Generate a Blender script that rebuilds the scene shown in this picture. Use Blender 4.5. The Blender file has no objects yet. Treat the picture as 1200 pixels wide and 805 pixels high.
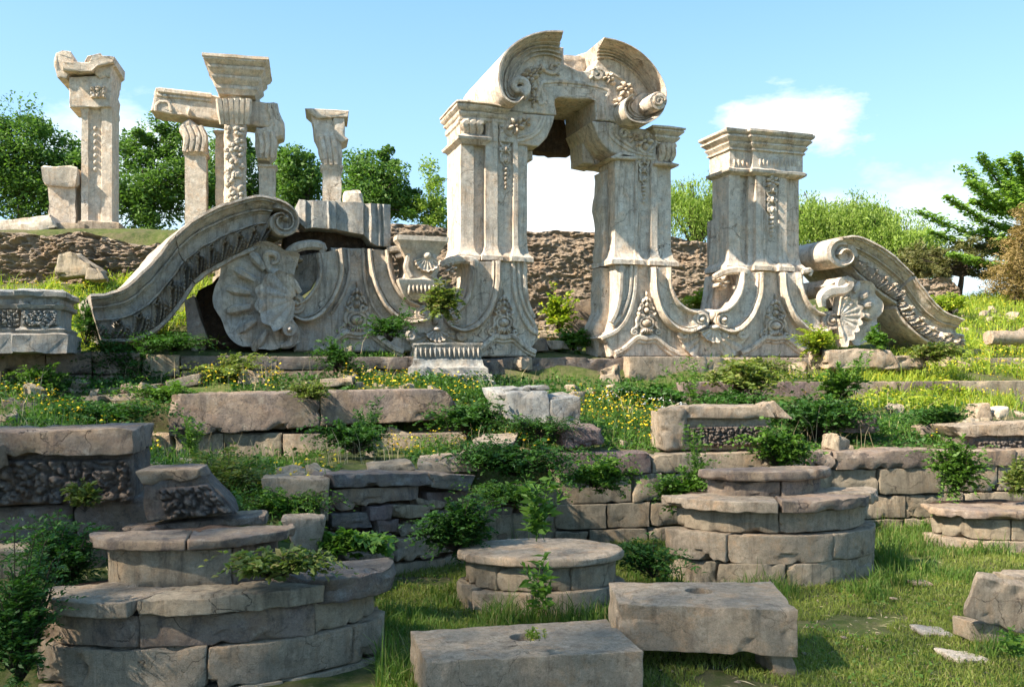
import bpy, bmesh, math, random
import numpy as np
from mathutils import Vector
random.seed(7)
rng = np.random.default_rng(7)
SC = bpy.context.scene
COL = SC.collection
# ------------------------------------------------------------------ camera, sky, sun
K = .875; F = 1050.; EYE = 2.2; HY = 430.
cd = bpy.data.cameras.new('camera'); cam = bpy.data.objects.new('camera', cd); COL.objects.link(cam)
cam.location = (0, 0, EYE); cam.rotation_euler = (math.pi/2, 0, 0)
cd.sensor_width = 36; cd.lens = 36*F/1200; cd.shift_y = (HY-402.5)/1200
cd.clip_start = .05; cd.clip_end = 3000
SC.camera = cam
SUNH = Vector((-1, -.52, 0)).normalized(); EL = math.radians(42)
world = bpy.data.worlds.new('World'); SC.world = world; world.use_nodes = True
wn = world.node_tree.nodes; wl = world.node_tree.links; wn.clear()
wo = wn.new('ShaderNodeOutputWorld'); wb = wn.new('ShaderNodeBackground'); wb.inputs[1].default_value = .15
sk = wn.new('ShaderNodeTexSky'); sk.sky_type = 'NISHITA'; sk.sun_disc = False; sk.sun_elevation = EL
sk.sun_rotation = math.atan2(SUNH.x, SUNH.y); sk.air_density = 1.0; sk.dust_density = .6; sk.ozone_density = 1.6
tc = wn.new('ShaderNodeTexCoord')
def cloud_mask(px, py, rad, sx, thr):
    d = Vector(((px-600)/F, 1, (HY-py)/F)).normalized()
    sub = wn.new('ShaderNodeVectorMath'); sub.operation = 'SUBTRACT'; wl.new(tc.outputs['Generated'], sub.inputs[0]); sub.inputs[1].default_value = d
    mul = wn.new('ShaderNodeVectorMath'); mul.operation = 'MULTIPLY'; wl.new(sub.outputs[0], mul.inputs[0]); mul.inputs[1].default_value = (sx, sx, 1)
    ln = wn.new('ShaderNodeVectorMath'); ln.operation = 'LENGTH'; wl.new(mul.outputs[0], ln.inputs[0])
    mp = wn.new('ShaderNodeMapping'); wl.new(tc.outputs['Generated'], mp.inputs[0]); mp.inputs['Scale'].default_value = (9, 9, 22)
    nz = wn.new('ShaderNodeTexNoise'); nz.inputs['Scale'].default_value = 1.3; nz.inputs['Detail'].default_value = 7; nz.inputs['Roughness'].default_value = .62
    wl.new(mp.outputs[0], nz.inputs['Vector'])
    a = wn.new('ShaderNodeMath'); a.operation = 'MULTIPLY_ADD'; wl.new(ln.outputs['Value'], a.inputs[0]); a.inputs[1].default_value = -1.0/rad; wl.new(nz.outputs[0], a.inputs[2])
    r = wn.new('ShaderNodeMapRange'); wl.new(a.outputs[0], r.inputs[0]); r.inputs[1].default_value = thr; r.inputs[2].default_value = thr+.3
    return r.outputs[0]
cur = sk.outputs[0]
def mixsky(fac, col):
    global cur
    m = wn.new('ShaderNodeMix'); m.data_type = 'RGBA'; wl.new(fac, m.inputs[0]); wl.new(cur, m.inputs[6]); m.inputs[7].default_value = col
    cur = m.outputs[2]
# thin summer haze low in the sky, whiter towards the horizon
sep = wn.new('ShaderNodeSeparateXYZ'); wl.new(tc.outputs['Generated'], sep.inputs[0])
hz = wn.new('ShaderNodeMapRange'); wl.new(sep.outputs[2], hz.inputs[0]); hz.inputs[1].default_value = .42; hz.inputs[2].default_value = 0.06
hz.inputs[3].default_value = 0; hz.inputs[3].default_value = .3; hz.inputs[4].default_value = .85
mixsky(hz.outputs[0], (1.0, 1.72, 2.35, 1))
zn = wn.new('ShaderNodeMapRange'); wl.new(sep.outputs[2], zn.inputs[0]); zn.inputs[1].default_value = .10; zn.inputs[2].default_value = .40; zn.inputs[3].default_value = 0; zn.inputs[4].default_value = .6
mixsky(zn.outputs[0], (.45, 1.15, 2.1, 1))
mixsky(cloud_mask(925, 146, .065, .5, -.12), (3.0, 3.1, 3.15, 1))
mixsky(cloud_mask(640, 270, .13, .7, -.25), (3.0, 3.1, 3.15, 1))
mixsky(cloud_mask(170, 200, .13, .5, -.1), (2.3, 2.75, 2.95, 1))
mixsky(cloud_mask(1080, 290, .10, .4, -.3), (2.3, 2.75, 2.95, 1))
wl.new(cur, wb.inputs[0]); wl.new(wb.outputs[0], wo.inputs[0])
sl = bpy.data.lights.new('sun', 'SUN'); sl.energy = 4.3; sl.angle = math.radians(.9); sl.color = (1, .90, .76)
so = bpy.data.objects.new('sun', sl); COL.objects.link(so); so.location = (-20, -10, 30)
so.rotation_euler = (-(SUNH*math.cos(EL)+Vector((0, 0, math.sin(EL))))).to_track_quat('-Z', 'Y').to_euler()
SC.view_settings.view_transform = 'Standard'; SC.view_settings.look = 'None'; SC.view_settings.gamma = 1
SC.view_settings.exposure = 1.62
# ------------------------------------------------------------------ placing
def Wp(px, py, Y):
    Y = Y*K
    return np.array([(px-600)/F*Y, Y, EYE+(HY-py)/F*Y])
def Wz(px, py, z):
    """point seen at px,py at height z"""
    Y = (EYE-z)*F/(py-HY)
    return np.array([(px-600)/F*Y, Y, z])
class Fr:
    """a vertical plane: D depth at the picture centre, t its slope; v points out of it"""
    def __init__(s, D, t):
        s.D = D*K; s.t = t*K; s.th = math.atan(s.t); s.c = math.cos(s.th); s.s = math.sin(s.th)
    def uz(s, px, py, v=0.):
        k = (px-600)/F; u = (k*s.D-k*v*s.c-v*s.s)/(s.c-k*s.s); Y = s.D+u*s.s-v*s.c
        return u, EYE+(HY-py)/F*Y
    def uzs(s, pts, v=0.): return np.array([s.uz(*p, v) for p in pts])
    def pos(s, u, v, z): return np.array([u*s.c+v*s.s, s.D+u*s.s-v*s.c, z])
    def m(s, px, n=1): # metres per pixel there
        k = (px-600)/F; u = s.D*k/(s.c-k*s.s); return n*(s.D+u*s.s)/F
# ------------------------------------------------------------------ noise
def _h(ix, iy, iz, seed):
    n = (ix*374761393 + iy*668265263 + iz*2147483647 + seed*1274126177) & 0xffffffff
    n = ((n ^ (n >> 13))*1274126177) & 0xffffffff
    n = (n ^ (n >> 16)) & 0xffffffff
    return n/2147483647.5-1
def vn(P, seed=0):
    P = np.asarray(P, float); i = np.floor(P).astype(np.int64); f = P-i; f = f*f*(3-2*f); r = 0
    for a in (0, 1):
        wx = f[:, 0] if a else 1-f[:, 0]
        for b in (0, 1):
            wy = f[:, 1] if b else 1-f[:, 1]
            for c in (0, 1):
                wz = f[:, 2] if c else 1-f[:, 2]
                r = r+wx*wy*wz*_h(i[:, 0]+a, i[:, 1]+b, i[:, 2]+c, seed)
    return r
def fbm(P, seed=0, o=3):
    P = np.asarray(P, float); r = 0; a = 1.
    for k in range(o): r = r+a*vn(P*2**k+k*17.3, seed+k); a *= .5
    return r
def worley(P, seed=0):
    P = np.asarray(P, float); i = np.floor(P).astype(np.int64); best = np.full(len(P), 9.); sec = np.full(len(P), 9.)
    for a in (-1, 0, 1):
        for b in (-1, 0, 1):
            cx = i[:, 0]+a; cy = i[:, 1]+b; z = cx*0
            ox = cx+.5+.42*_h(cx, cy, z, seed); oy = cy+.5+.42*_h(cx, cy, z, seed+9)
            d = np.hypot(P[:, 0]-ox, P[:, 1]-oy); m = d < best
            sec = np.where(m, best, np.minimum(sec, d)); best = np.where(m, d, best)
    return best, sec
# ------------------------------------------------------------------ objects
_seed = [0]
def nseed(): _seed[0] += 1; return _seed[0]*13
def setp(o, label=None, cat=None, group=None, kind=None):
    if label: o['label'] = label
    if cat: o['category'] = cat
    if group: o['group'] = group
    if kind: o['kind'] = kind
    return o
class MB:
    def __init__(s): s.V = []; s.Fa = []; s.n = 0
    def add(s, VF):
        V, Fc = VF; V = np.asarray(V, float); n = s.n
        s.V.append(V); s.Fa.extend([tuple(i+n for i in f) for f in Fc]); s.n += len(V); return s
    def build(s, name, mat, parent=None, ang=35, base=None):
        V = np.concatenate(s.V)
        return mesh(name, V, s.Fa, mat, parent, ang, base)
def mesh(name, V, Fc, mat, parent=None, ang=35, base=None):
    me = bpy.data.meshes.new(name)
    V = np.array(V, float); mat = M[mat] if isinstance(mat, str) else mat
    if base is not None: V = V-np.asarray(base)
    me.from_pydata(V.tolist(), [], [tuple(int(i) for i in f) for f in Fc]); me.materials.append(mat)
    me.validate()
    if len(Fc) < 60000:
        bm = bmesh.new(); bm.from_mesh(me); bmesh.ops.recalc_face_normals(bm, faces=bm.faces); bm.to_mesh(me); bm.free()
    me.polygons.foreach_set('use_smooth', [True]*len(me.polygons))
    if ang < 180: me.set_sharp_from_angle(angle=math.radians(ang))
    o = bpy.data.objects.new(name, me); COL.objects.link(o)
    if parent is not None: o.parent = parent
    if base is not None: o.location = base
    return o
def empty(name, loc, rz=0, label=None, cat=None, group=None):
    o = bpy.data.objects.new(name, None); o.empty_display_size = .2; COL.objects.link(o)
    o.location = loc; o.rotation_euler = (0, 0, rz)
    return setp(o, label, cat, group)
def gf(n, m, cu=False, cv=False):
    """faces of an n x m grid (index i*m+j)"""
    fs = []
    for i in range(n if cu else n-1):
        for j in range(m if cv else m-1):
            i2 = (i+1) % n; j2 = (j+1) % m
            fs.append((i*m+j, i2*m+j, i2*m+j2, i*m+j2))
    return fs
def spl(pts, n, closed=False):
    """Catmull-Rom through pts, n samples evenly by length"""
    P = np.array(pts, float)
    if len(P) == 2: return P[0]+(P[1]-P[0])*np.linspace(0, 1, n)[:, None]
    Q = np.vstack([2*P[0]-P[1], P, 2*P[-1]-P[-2]]); out = []
    for i in range(1, len(Q)-2):
        p0, p1, p2, p3 = Q[i-1:i+3]
        for t in np.linspace(0, 1, 12, endpoint=False):
            out.append(.5*((2*p1)+(-p0+p2)*t+(2*p0-5*p1+4*p2-p3)*t*t+(-p0+3*p1-3*p2+p3)*t**3))
    out.append(P[-1]); out = np.array(out)
    d = np.r_[0, np.cumsum(np.linalg.norm(np.diff(out, axis=0), axis=1))]
    s = np.linspace(0, d[-1], n)
    return np.stack([np.interp(s, d, out[:, k]) for k in range(P.shape[1])], 1)
def tube(P, R, k=6, flat=1.):
    """tube through 3-D points, radius list"""
    P = np.array(P, float); n = len(P); R = np.broadcast_to(R, (n,)); T = np.gradient(P, axis=0); T /= np.linalg.norm(T, axis=1)[:, None]+1e-9
    up = np.array([0, 1., 0]) if abs(T[0][1]) < .8 else np.array([0, 0, 1.])
    V = []
    for i in range(n):
        a = np.cross(T[i], up); a /= np.linalg.norm(a)+1e-9; b = np.cross(T[i], a)
        for j in range(k):
            w = 2*math.pi*j/k; V.append(P[i]+R[i]*(math.cos(w)*a+math.sin(w)*b*flat))
    fs = gf(n, k, False, True); fs.append(tuple(range(k))[::-1]); fs.append(tuple((n-1)*k+j for j in range(k)))
    return np.array(V), fs
# ---- stones
def axis_pts(L, r, seg, nmax):
    r = min(r, L*.3); n = int(max(1, min(nmax, round((L-2*r)/seg))))
    return np.unique(np.round(np.r_[0, r*.35, r, np.linspace(r, L-r, n+1), L-r*.35, L], 6))
def stonegeo(mapf, L, r=.012, seg=.1, amp=.005, fr=2.2, chip=.03, rough=.004, nmax=22, ledge=0):
    ax = [axis_pts(l, r, seg, nmax) for l in L]; n = [len(a) for a in ax]; idx = {}; pts = []; fs = []
    def vid(i, j, k):
        q = (i, j, k)
        if q not in idx: idx[q] = len(pts); pts.append((ax[0][i], ax[1][j], ax[2][k]))
        return idx[q]
    X, Y, Z = n[0]-1, n[1]-1, n[2]-1
    for i in range(X):
        for j in range(Y):
            fs.append((vid(i, j, 0), vid(i, j+1, 0), vid(i+1, j+1, 0), vid(i+1, j, 0)))
            fs.append((vid(i, j, Z), vid(i+1, j, Z), vid(i+1, j+1, Z), vid(i, j+1, Z)))
        for k in range(Z):
            fs.append((vid(i, 0, k), vid(i+1, 0, k), vid(i+1, 0, k+1), vid(i, 0, k+1)))
            fs.append((vid(i, Y, k), vid(i, Y, k+1), vid(i+1, Y, k+1), vid(i+1, Y, k)))
    for j in range(Y):
        for k in range(Z):
            fs.append((vid(0, j, k), vid(0, j, k+1), vid(0, j+1, k+1), vid(0, j+1, k)))
            fs.append((vid(X, j, k), vid(X, j+1, k), vid(X, j+1, k+1), vid(X, j, k+1)))
    P = np.array(pts); L = np.array(L, float); sd = nseed()
    q = P-L/2; lim = np.maximum(L/2-np.minimum(r, L*.3), 0); inn = np.clip(q, -lim, lim); d = q-inn; dn = np.linalg.norm(d, axis=1)
    m = dn > 1e-9; rr = np.minimum(r, L.min()*.3); q2 = q.copy(); q2[m] = inn[m]+d[m]*(rr/dn[m])[:, None]
    # chipped edges
    edge = ((L/2-np.abs(q)) < np.minimum(.09, L*.3)).sum(1) >= 2
    cn = np.clip(vn((P+sd)*4.5, sd)+.9*vn((P+sd)*13, sd+3)-.25, 0, 1)*chip*edge
    q2 -= np.sign(q2)*cn[:, None]*np.where(np.abs(q) > (L/2-.09), 1., 0.)
    Wd = mapf((q2+L/2)/L)
    D = np.stack([fbm((P+sd*.37)*fr, sd+k*5, 3) for k in range(3)], 1)*amp
    D += np.stack([vn((P+sd)*26, sd+k) for k in range(3)], 1)*rough
    if ledge:
        w = vn(np.stack([P[:, 0]*1.5+sd, P[:, 1]*0+P[:, 2]*26, P[:, 1]*1.5], 1), sd)
        D[:, :2] += (Wd-Wd.mean(0))[:, :2]/(np.linalg.norm((Wd-Wd.mean(0))[:, :2], axis=1)[:, None]+.01)*(w*ledge)[:, None]
    return Wd+D, fs
def tri8(c):
    """c: 8 corners [x][y][z] -> map of the unit cube"""
    c = np.asarray(c, float).reshape(2, 2, 2, 3)
    def f(p):
        x, y, z = p[:, 0:1], p[:, 1:2], p[:, 2:3]
        return ((c[0, 0, 0]*(1-x)+c[1, 0, 0]*x)*(1-y)+(c[0, 1, 0]*(1-x)+c[1, 1, 0]*x)*y)*(1-z)+((c[0, 0, 1]*(1-x)+c[1, 0, 1]*x)*(1-y)+(c[0, 1, 1]*(1-x)+c[1, 1, 1]*x)*y)*z
    return f
def corners(q, Y, depth, back=None, t=.2, drop=0.):
    """q = px corners TL,TR,BR,BL of the front; Y (left,right) depths"""
    if not hasattr(Y, '__len__'): Y = (Y, Y)
    TL, TR, BR, BL = Wp(*q[0], Y[0]), Wp(*q[1], Y[1]), Wp(*q[2], Y[1]), Wp(*q[3], Y[0])
    if back is None:
        n = np.array([-t, 1., 0]); n /= np.linalg.norm(n); back = n*depth
    b = np.asarray(back, float); bt = b+np.array([0, 0, -drop])
    return [[[BL, TL], [BL+b, TL+bt]], [[BR, TR], [BR+b, TR+bt]]]
def csize(c):
    c = np.asarray(c, float).reshape(2, 2, 2, 3)
    return (np.linalg.norm(c[1, 0, 0]-c[0, 0, 0])+np.linalg.norm(c[1, 0, 1]-c[0, 0, 1]))/2, np.linalg.norm(c[0, 1, 1]-c[0, 0, 1]), (np.linalg.norm(c[0, 0, 1]-c[0, 0, 0])+np.linalg.norm(c[1, 0, 1]-c[1, 0, 0]))/2
def stone(c, **kw): return stonegeo(tri8(c), csize(c), **kw)
def block(name, label, cat, q, Y, depth, mat, group=None, parent=None, back=None, t=.2, drop=0, **kw):
    c = corners(q, Y, depth, back, t, drop); V, fs = stone(c, **kw)
    base = np.array([V[:, 0].mean(), V[:, 1].mean(), V[:, 2].min()]) if parent is None else None
    if parent is not None: V = V-np.array(parent.location)
    o = mesh(name, V, fs, mat, parent, 40, base)
    return setp(o, label, cat, group) if parent is None else o
# ------------------------------------------------------------------ materials
class NT:
    def __init__(s, name):
        s.m = bpy.data.materials.new(name); s.m.use_nodes = True; s.t = s.m.node_tree; s.n = s.t.nodes; s.l = s.t.links
        s.b = s.n['Principled BSDF']; s.o = s.n['Material Output']
        tc = s.n.new('ShaderNodeTexCoord'); oi = s.n.new('ShaderNodeObjectInfo')
        a = s.n.new('ShaderNodeVectorMath'); a.operation = 'MULTIPLY_ADD'; s.l.new(oi.outputs['Random'], a.inputs[0])
        a.inputs[1].default_value = (37, 19, 11); s.l.new(tc.outputs['Object'], a.inputs[2]); s.co = a.outputs[0]; s.rand = oi.outputs['Random']
    def noise(s, scale, det=6, ro=.6, stretch=None, dist=0):
        v = s.co
        if stretch:
            mp = s.n.new('ShaderNodeMapping'); mp.inputs['Scale'].default_value = stretch; s.l.new(v, mp.inputs[0]); v = mp.outputs[0]
        n = s.n.new('ShaderNodeTexNoise'); n.inputs['Scale'].default_value = scale; n.inputs['Detail'].default_value = det
        n.inputs['Roughness'].default_value = ro; n.inputs['Distortion'].default_value = dist; s.l.new(v, n.inputs['Vector']); return n.outputs[0]
    def voro(s, scale, feat='F1'):
        n = s.n.new('ShaderNodeTexVoronoi'); n.feature = feat; n.inputs['Scale'].default_value = scale; s.l.new(s.co, n.inputs['Vector']); return n.outputs['Distance']
    def ramp(s, x, a, b, c0=0., c1=1.):
        n = s.n.new('ShaderNodeMapRange'); s.l.new(x, n.inputs[0])
        for i, v in enumerate((a, b, c0, c1)): n.inputs[i+1].default_value = v
        return n.outputs[0]
    def mix(s, f, a, b, mode='MIX'):
        n = s.n.new('ShaderNodeMix'); n.data_type = 'RGBA'; n.blend_type = mode
        for sock, v in ((0, f), (6, a), (7, b)):
            if isinstance(v, (int, float)): n.inputs[sock].default_value = v
            elif isinstance(v, tuple): n.inputs[sock].default_value = (*v, 1) if len(v) == 3 else v
            else: s.l.new(v, n.inputs[sock])
        return n.outputs[2]
    def math(s, op, a, b=0., c=0.):
        n = s.n.new('ShaderNodeMath'); n.operation = op
        for i, v in enumerate((a, b, c)):
            if isinstance(v, (int, float)): n.inputs[i].default_value = v
            else: s.l.new(v, n.inputs[i])
        return n.outputs[0]
    def bump(s, h, dist, strength=1., prev=None):
        n = s.n.new('ShaderNodeBump'); n.inputs['Distance'].default_value = dist; n.inputs['Strength'].default_value = strength
        s.l.new(h, n.inputs['Height'])
        if prev is not None: s.l.new(prev, n.inputs['Normal'])
        return n.outputs[0]
def rock(name, base, second, stain, light, rough=.9, bd=.012, vary=.25, sc=1., streak=.5, pits=.6, streakdir=(3.2, 3.2, .35)):
    """weathered stone: two tones, dark stains, pale scuffs, pits"""
    k = NT(name)
    c = k.mix(k.ramp(k.noise(.9*sc, 6, .62, dist=.8), .42, .58), base, second)
    c = k.mix(k.ramp(k.noise(2.3*sc, 7, .7, dist=.5), .50, .62, 0, .4), c, tuple(x*y for x, y in zip(base, (1.12, .86, .62))))
    c = k.mix(k.ramp(k.noise(3.9*sc, 10, .75), .53, .64, 0, .7), c, light)
    c = k.mix(k.ramp(k.noise(1.7*sc, 9, .72, streakdir, .5), .50, .64, 0, streak), c, stain)
    c = k.mix(k.ramp(k.noise(9*sc, 10, .78), .53, .64, 0, .55), c, stain)
    c = k.mix(.8, c, k.mix(k.ramp(k.noise(5.5*sc, 12, .8), .3, .7), (.6, .6, .6), (1.4, 1.4, 1.4)), 'MULTIPLY')
    c = k.mix(.6, c, k.mix(k.noise(48*sc, 5, .8), (.15, .15, .15), (1.85, 1.85, 1.85)), 'MULTIPLY')
    # hairline cracks
    v3 = k.n.new('ShaderNodeVectorMath'); v3.operation = 'MULTIPLY_ADD'; nz = k.n.new('ShaderNodeTexNoise'); nz.inputs['Scale'].default_value = 3; nz.inputs['Detail'].default_value = 6; k.l.new(k.co, nz.inputs['Vector'])
    k.l.new(nz.outputs['Color'], v3.inputs[0]); v3.inputs[1].default_value = (.5, .5, .5); k.l.new(k.co, v3.inputs[2])
    ve = k.n.new('ShaderNodeTexVoronoi'); ve.feature = 'DISTANCE_TO_EDGE'; ve.inputs['Scale'].default_value = 1.5*sc; k.l.new(v3.outputs[0], ve.inputs['Vector'])
    cr = k.math('MULTIPLY', k.ramp(ve.outputs['Distance'], 0, .010, 1, 0), k.ramp(k.noise(1.3, 3), .48, .60))
    c = k.mix(k.math('MULTIPLY', cr, .8), c, tuple(.35*x for x in stain))
    c = k.mix(k.ramp(k.rand, 0, 1, 0, vary), c, tuple(.5*x for x in base))
    k.l.new(c, k.b.inputs['Base Color']); k.b.inputs['Roughness'].default_value = rough
    k.b.inputs['Specular IOR Level'].default_value = .2
    h1 = k.noise(4*sc, 12, .76); h2 = k.noise(30*sc, 7, .8); v = k.ramp(k.voro(26*sc), 0, .25, 0, 1)
    n = k.bump(h1, bd*9, .9); n = k.bump(h2, bd*2.2, .9, n); n = k.bump(v, bd*pits*1.3, .6, n); n = k.bump(k.noise(95*sc, 4, .85), bd*1.3, .9, n); n = k.bump(cr, -.02, 1., n)
    k.l.new(n, k.b.inputs['Normal']); return k.m
M = {}
M['marble'] = rock('weathered_marble', (.76, .63, .49), (.68, .59, .48), (.24, .17, .12), (.84, .77, .66), bd=.007, sc=1.1, streak=.7, pits=.5, vary=.1)
M['marble_white'] = rock('pale_marble', (.76, .64, .50), (.66, .56, .44), (.33, .23, .15), (.84, .78, .68), bd=.008, sc=1.3, streak=.45, pits=1., vary=.1)
M['marble_grey'] = rock('grey_marble', (.56, .46, .35), (.42, .38, .33), (.19, .15, .115), (.72, .62, .49), bd=.006, sc=1.3, streak=.8, pits=.6, vary=.1)
M['marble_blue'] = rock('bluish_marble', (.52, .48, .41), (.38, .39, .38), (.18, .16, .14), (.70, .65, .56), bd=.009, sc=1.8, pits=1., vary=.12)
M['sand'] = rock('tan_limestone', (.57, .44, .31), (.47, .38, .28), (.15, .11, .08), (.66, .55, .42), bd=.010, sc=1.7, pits=1, vary=.15)
M['tanblock'] = rock('pitted_tan_block', (.62, .49, .35), (.52, .42, .31), (.22, .16, .11), (.72, .61, .46), bd=.013, sc=2.2, streak=.4, pits=3.2, vary=.12)
M['slab'] = rock('grey_brown_slab', (.32, .25, .20), (.41, .30, .20), (.08, .07, .07), (.50, .42, .33), bd=.008, sc=1.3, streak=.7, streakdir=(2, 2, .9), vary=.25)
M['slate'] = rock('dark_slate', (.27, .23, .21), (.34, .27, .20), (.06, .055, .055), (.48, .45, .40), bd=.010, sc=1.7, streakdir=(.8, .8, 6), vary=.3)
M['course'] = rock('wall_limestone', (.54, .43, .30), (.44, .37, .27), (.10, .085, .065), (.57, .49, .37), bd=.010, sc=1.4, streak=.7, vary=.4)
M['frieze'] = rock('worn_carved_stone', (.27, .21, .165), (.22, .19, .17), (.07, .055, .05), (.42, .35, .27), bd=.008, sc=2.5, pits=.8, vary=.2)
M['pinkstone'] = rock('mauve_stone', (.29, .21, .19), (.34, .26, .21), (.09, .07, .07), (.42, .35, .31), bd=.010, sc=2.2, vary=.2)
M['earth'] = rock('rammed_earth', (.54, .42, .30), (.42, .32, .23), (.14, .10, .07), (.66, .54, .41), bd=.03, sc=.9, streak=.6, streakdir=(.6, .6, 3), vary=.1)
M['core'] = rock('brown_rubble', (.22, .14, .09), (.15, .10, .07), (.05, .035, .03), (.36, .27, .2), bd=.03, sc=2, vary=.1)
def ground_mat():
    k = NT('soil_and_grass')
    g = k.mix(k.ramp(k.noise(1.4, 6, .65), .35, .65), (.045, .07, .018), (.10, .13, .03))
    g = k.mix(k.ramp(k.noise(9, 8, .8), .45, .7), g, (.19, .17, .08))
    s = k.mix(k.noise(12, 8, .75), (.085, .06, .04), (.22, .165, .115))
    f = k.ramp(k.noise(1.6, 10, .8), .47, .66, 0, .8)
    c = k.mix(f, g, s); k.l.new(c, k.b.inputs['Base Color']); k.b.inputs['Roughness'].default_value = 1
    k.b.inputs['Specular IOR Level'].default_value = .1
    k.l.new(k.bump(k.noise(22, 9, .8), .05, .9), k.b.inputs['Normal']); return k.m
M['ground'] = ground_mat()
def leaf(name, a, b, c=None, tr=.35, rough=.55):
    k = NT(name); g = k.n.new('ShaderNodeNewGeometry'); r = g.outputs['Random Per Island']
    col = k.mix(k.ramp(r, 0, .8), a, b)
    if c: col = k.mix(k.ramp(r, .86, .9), col, c)
    cl = k.noise(.8, 3, .6); col = k.mix(k.ramp(cl, .35, .65, 0, .35), col, tuple(x*1.5 for x in b))
    k.l.new(col, k.b.inputs['Base Color']); k.b.inputs['Roughness'].default_value = rough; k.b.inputs['Specular IOR Level'].default_value = .3
    t = k.n.new('ShaderNodeBsdfTranslucent'); k.l.new(k.mix(1., col, (1.3, 1.5, .7), 'MULTIPLY'), t.inputs[0])
    ms = k.n.new('ShaderNodeMixShader'); ms.inputs[0].default_value = tr; k.l.new(k.b.outputs[0], ms.inputs[1]); k.l.new(t.outputs[0], ms.inputs[2])
    k.l.new(ms.outputs[0], k.o.inputs[0]); return k.m
M['leaf_tree'] = leaf('broad_leaves', (.045, .10, .02), (.115, .20, .04))
M['leaf_willow'] = leaf('willow_leaves', (.14, .22, .035), (.26, .34, .07), tr=.45)
M['leaf_bright'] = leaf('bright_fronds', (.11, .20, .035), (.21, .32, .055), tr=.4)
M['leaf_pine'] = leaf('pine_needles', (.08, .10, .035), (.17, .16, .055), tr=.2)
M['leaf_juniper'] = leaf('browned_needles', (.16, .12, .045), (.27, .19, .07), tr=.2)
M['leaf_dark'] = leaf('dark_vine_leaves', (.022, .065, .012), (.055, .13, .022), tr=.3)
M['leaf_mid'] = leaf('shrub_leaves', (.05, .12, .018), (.11, .20, .03), tr=.35)
M['leaf_olive'] = leaf('olive_leaves', (.09, .13, .03), (.17, .21, .05), (.25, .20, .07), tr=.35)
M['leaf_lit'] = leaf('meadow_leaves', (.14, .22, .02), (.30, .36, .045), (.55, .47, .04), tr=.4)
M['grass'] = leaf('grass_blades', (.045, .10, .015), (.11, .18, .03), (.26, .22, .09), tr=.35)
M['grass_short'] = leaf('short_turf', (.11, .16, .025), (.19, .22, .04), (.28, .24, .10), tr=.3)
def plain(name, c, rough=.8):
    k = NT(name); col = k.mix(k.noise(20, 5, .7), tuple(.75*x for x in c), tuple(min(1, 1.15*x) for x in c))
    k.l.new(col, k.b.inputs['Base Color']); k.b.inputs['Roughness'].default_value = rough; return k.m
M['yellow'] = plain('yellow_petals', (.80, .58, .02)); M['white'] = plain('white_petals', (.8, .8, .78))
M['bark'] = rock('bark', (.16, .12, .09), (.11, .09, .07), (.05, .04, .03), (.24, .2, .16), bd=.02, sc=3)
M['straw'] = plain('dry_straw', (.45, .36, .20))
# ------------------------------------------------------------------ carved marble helpers
def offs(P, d):
    """mitred offset of closed polygon P (n x 2, counter-clockwise) by d outward"""
    P = np.asarray(P, float); n = len(P); out = []
    A = .5*sum(P[i][0]*P[(i+1) % n][1]-P[(i+1) % n][0]*P[i][1] for i in range(n)); sg = 1 if A > 0 else -1
    for i in range(n):
        e1 = P[i]-P[i-1]; e2 = P[(i+1) % n]-P[i]; e1 = e1/(np.linalg.norm(e1)+1e-9); e2 = e2/(np.linalg.norm(e2)+1e-9)
        n1 = sg*np.array([e1[1], -e1[0]]); n2 = sg*np.array([e2[1], -e2[0]]); b = n1+n2; k = max(.45, 1+n1@n2)
        out.append(P[i]+d*b/k)
    return np.array(out)
def dens(P, seg):
    out = []
    for i in range(len(P)):
        a = np.array(P[i], float); b = np.array(P[(i+1) % len(P)], float); n = max(1, int(np.linalg.norm(b-a)/seg))
        for k in range(n): out.append(a+(b-a)*k/n)
    return np.array(out)
class Th:
    def __init__(s, fr, name, label, cat, px, py, group=None):
        s.f = fr; s.u0, s.z0 = fr.uz(px, py); s.e = empty(name, fr.pos(s.u0, 0, s.z0), fr.th, label, cat, group)
    def L(s, pts, v):
        q = s.f.uzs(pts); v = np.broadcast_to(v, (len(q),)); return np.stack([q[:, 0]-s.u0, -v, q[:, 1]-s.z0], 1)
    def put(s, mb, name, mat, ang=35): return mb.build(name, M[mat], s.e, ang)
def wear(V, a=.006, f=7):
    sd = nseed(); return V+np.stack([vn(V*f+sd, sd+k)+.5*vn(V*f*3+sd, sd+k+7) for k in range(3)], 1)*a
def band(th, T, B, prof, vb, n=40, w=.005, d0=0, d1=0):
    """a moulded band between two traced edges; prof (t across, v out)"""
    T = th.f.uzs(spl(T, n), prof[0][1]); B = th.f.uzs(spl(B, n), prof[-1][1]); pr = list(prof)+[(1, vb), (0, vb)]; m = len(pr); V = np.zeros((n, m, 3))
    for j, (t, v) in enumerate(pr): q = T*(1-t)+B*t; V[:, j] = np.stack([q[:, 0]-th.u0, np.full(n, -v), q[:, 1]-th.z0], 1)
    V = V.reshape(-1, 3); fs = gf(n, m, False, True); fs += [tuple(range(m))[::-1], tuple((n-1)*m+j for j in range(m))]
    return wear(V, w), fs
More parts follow.
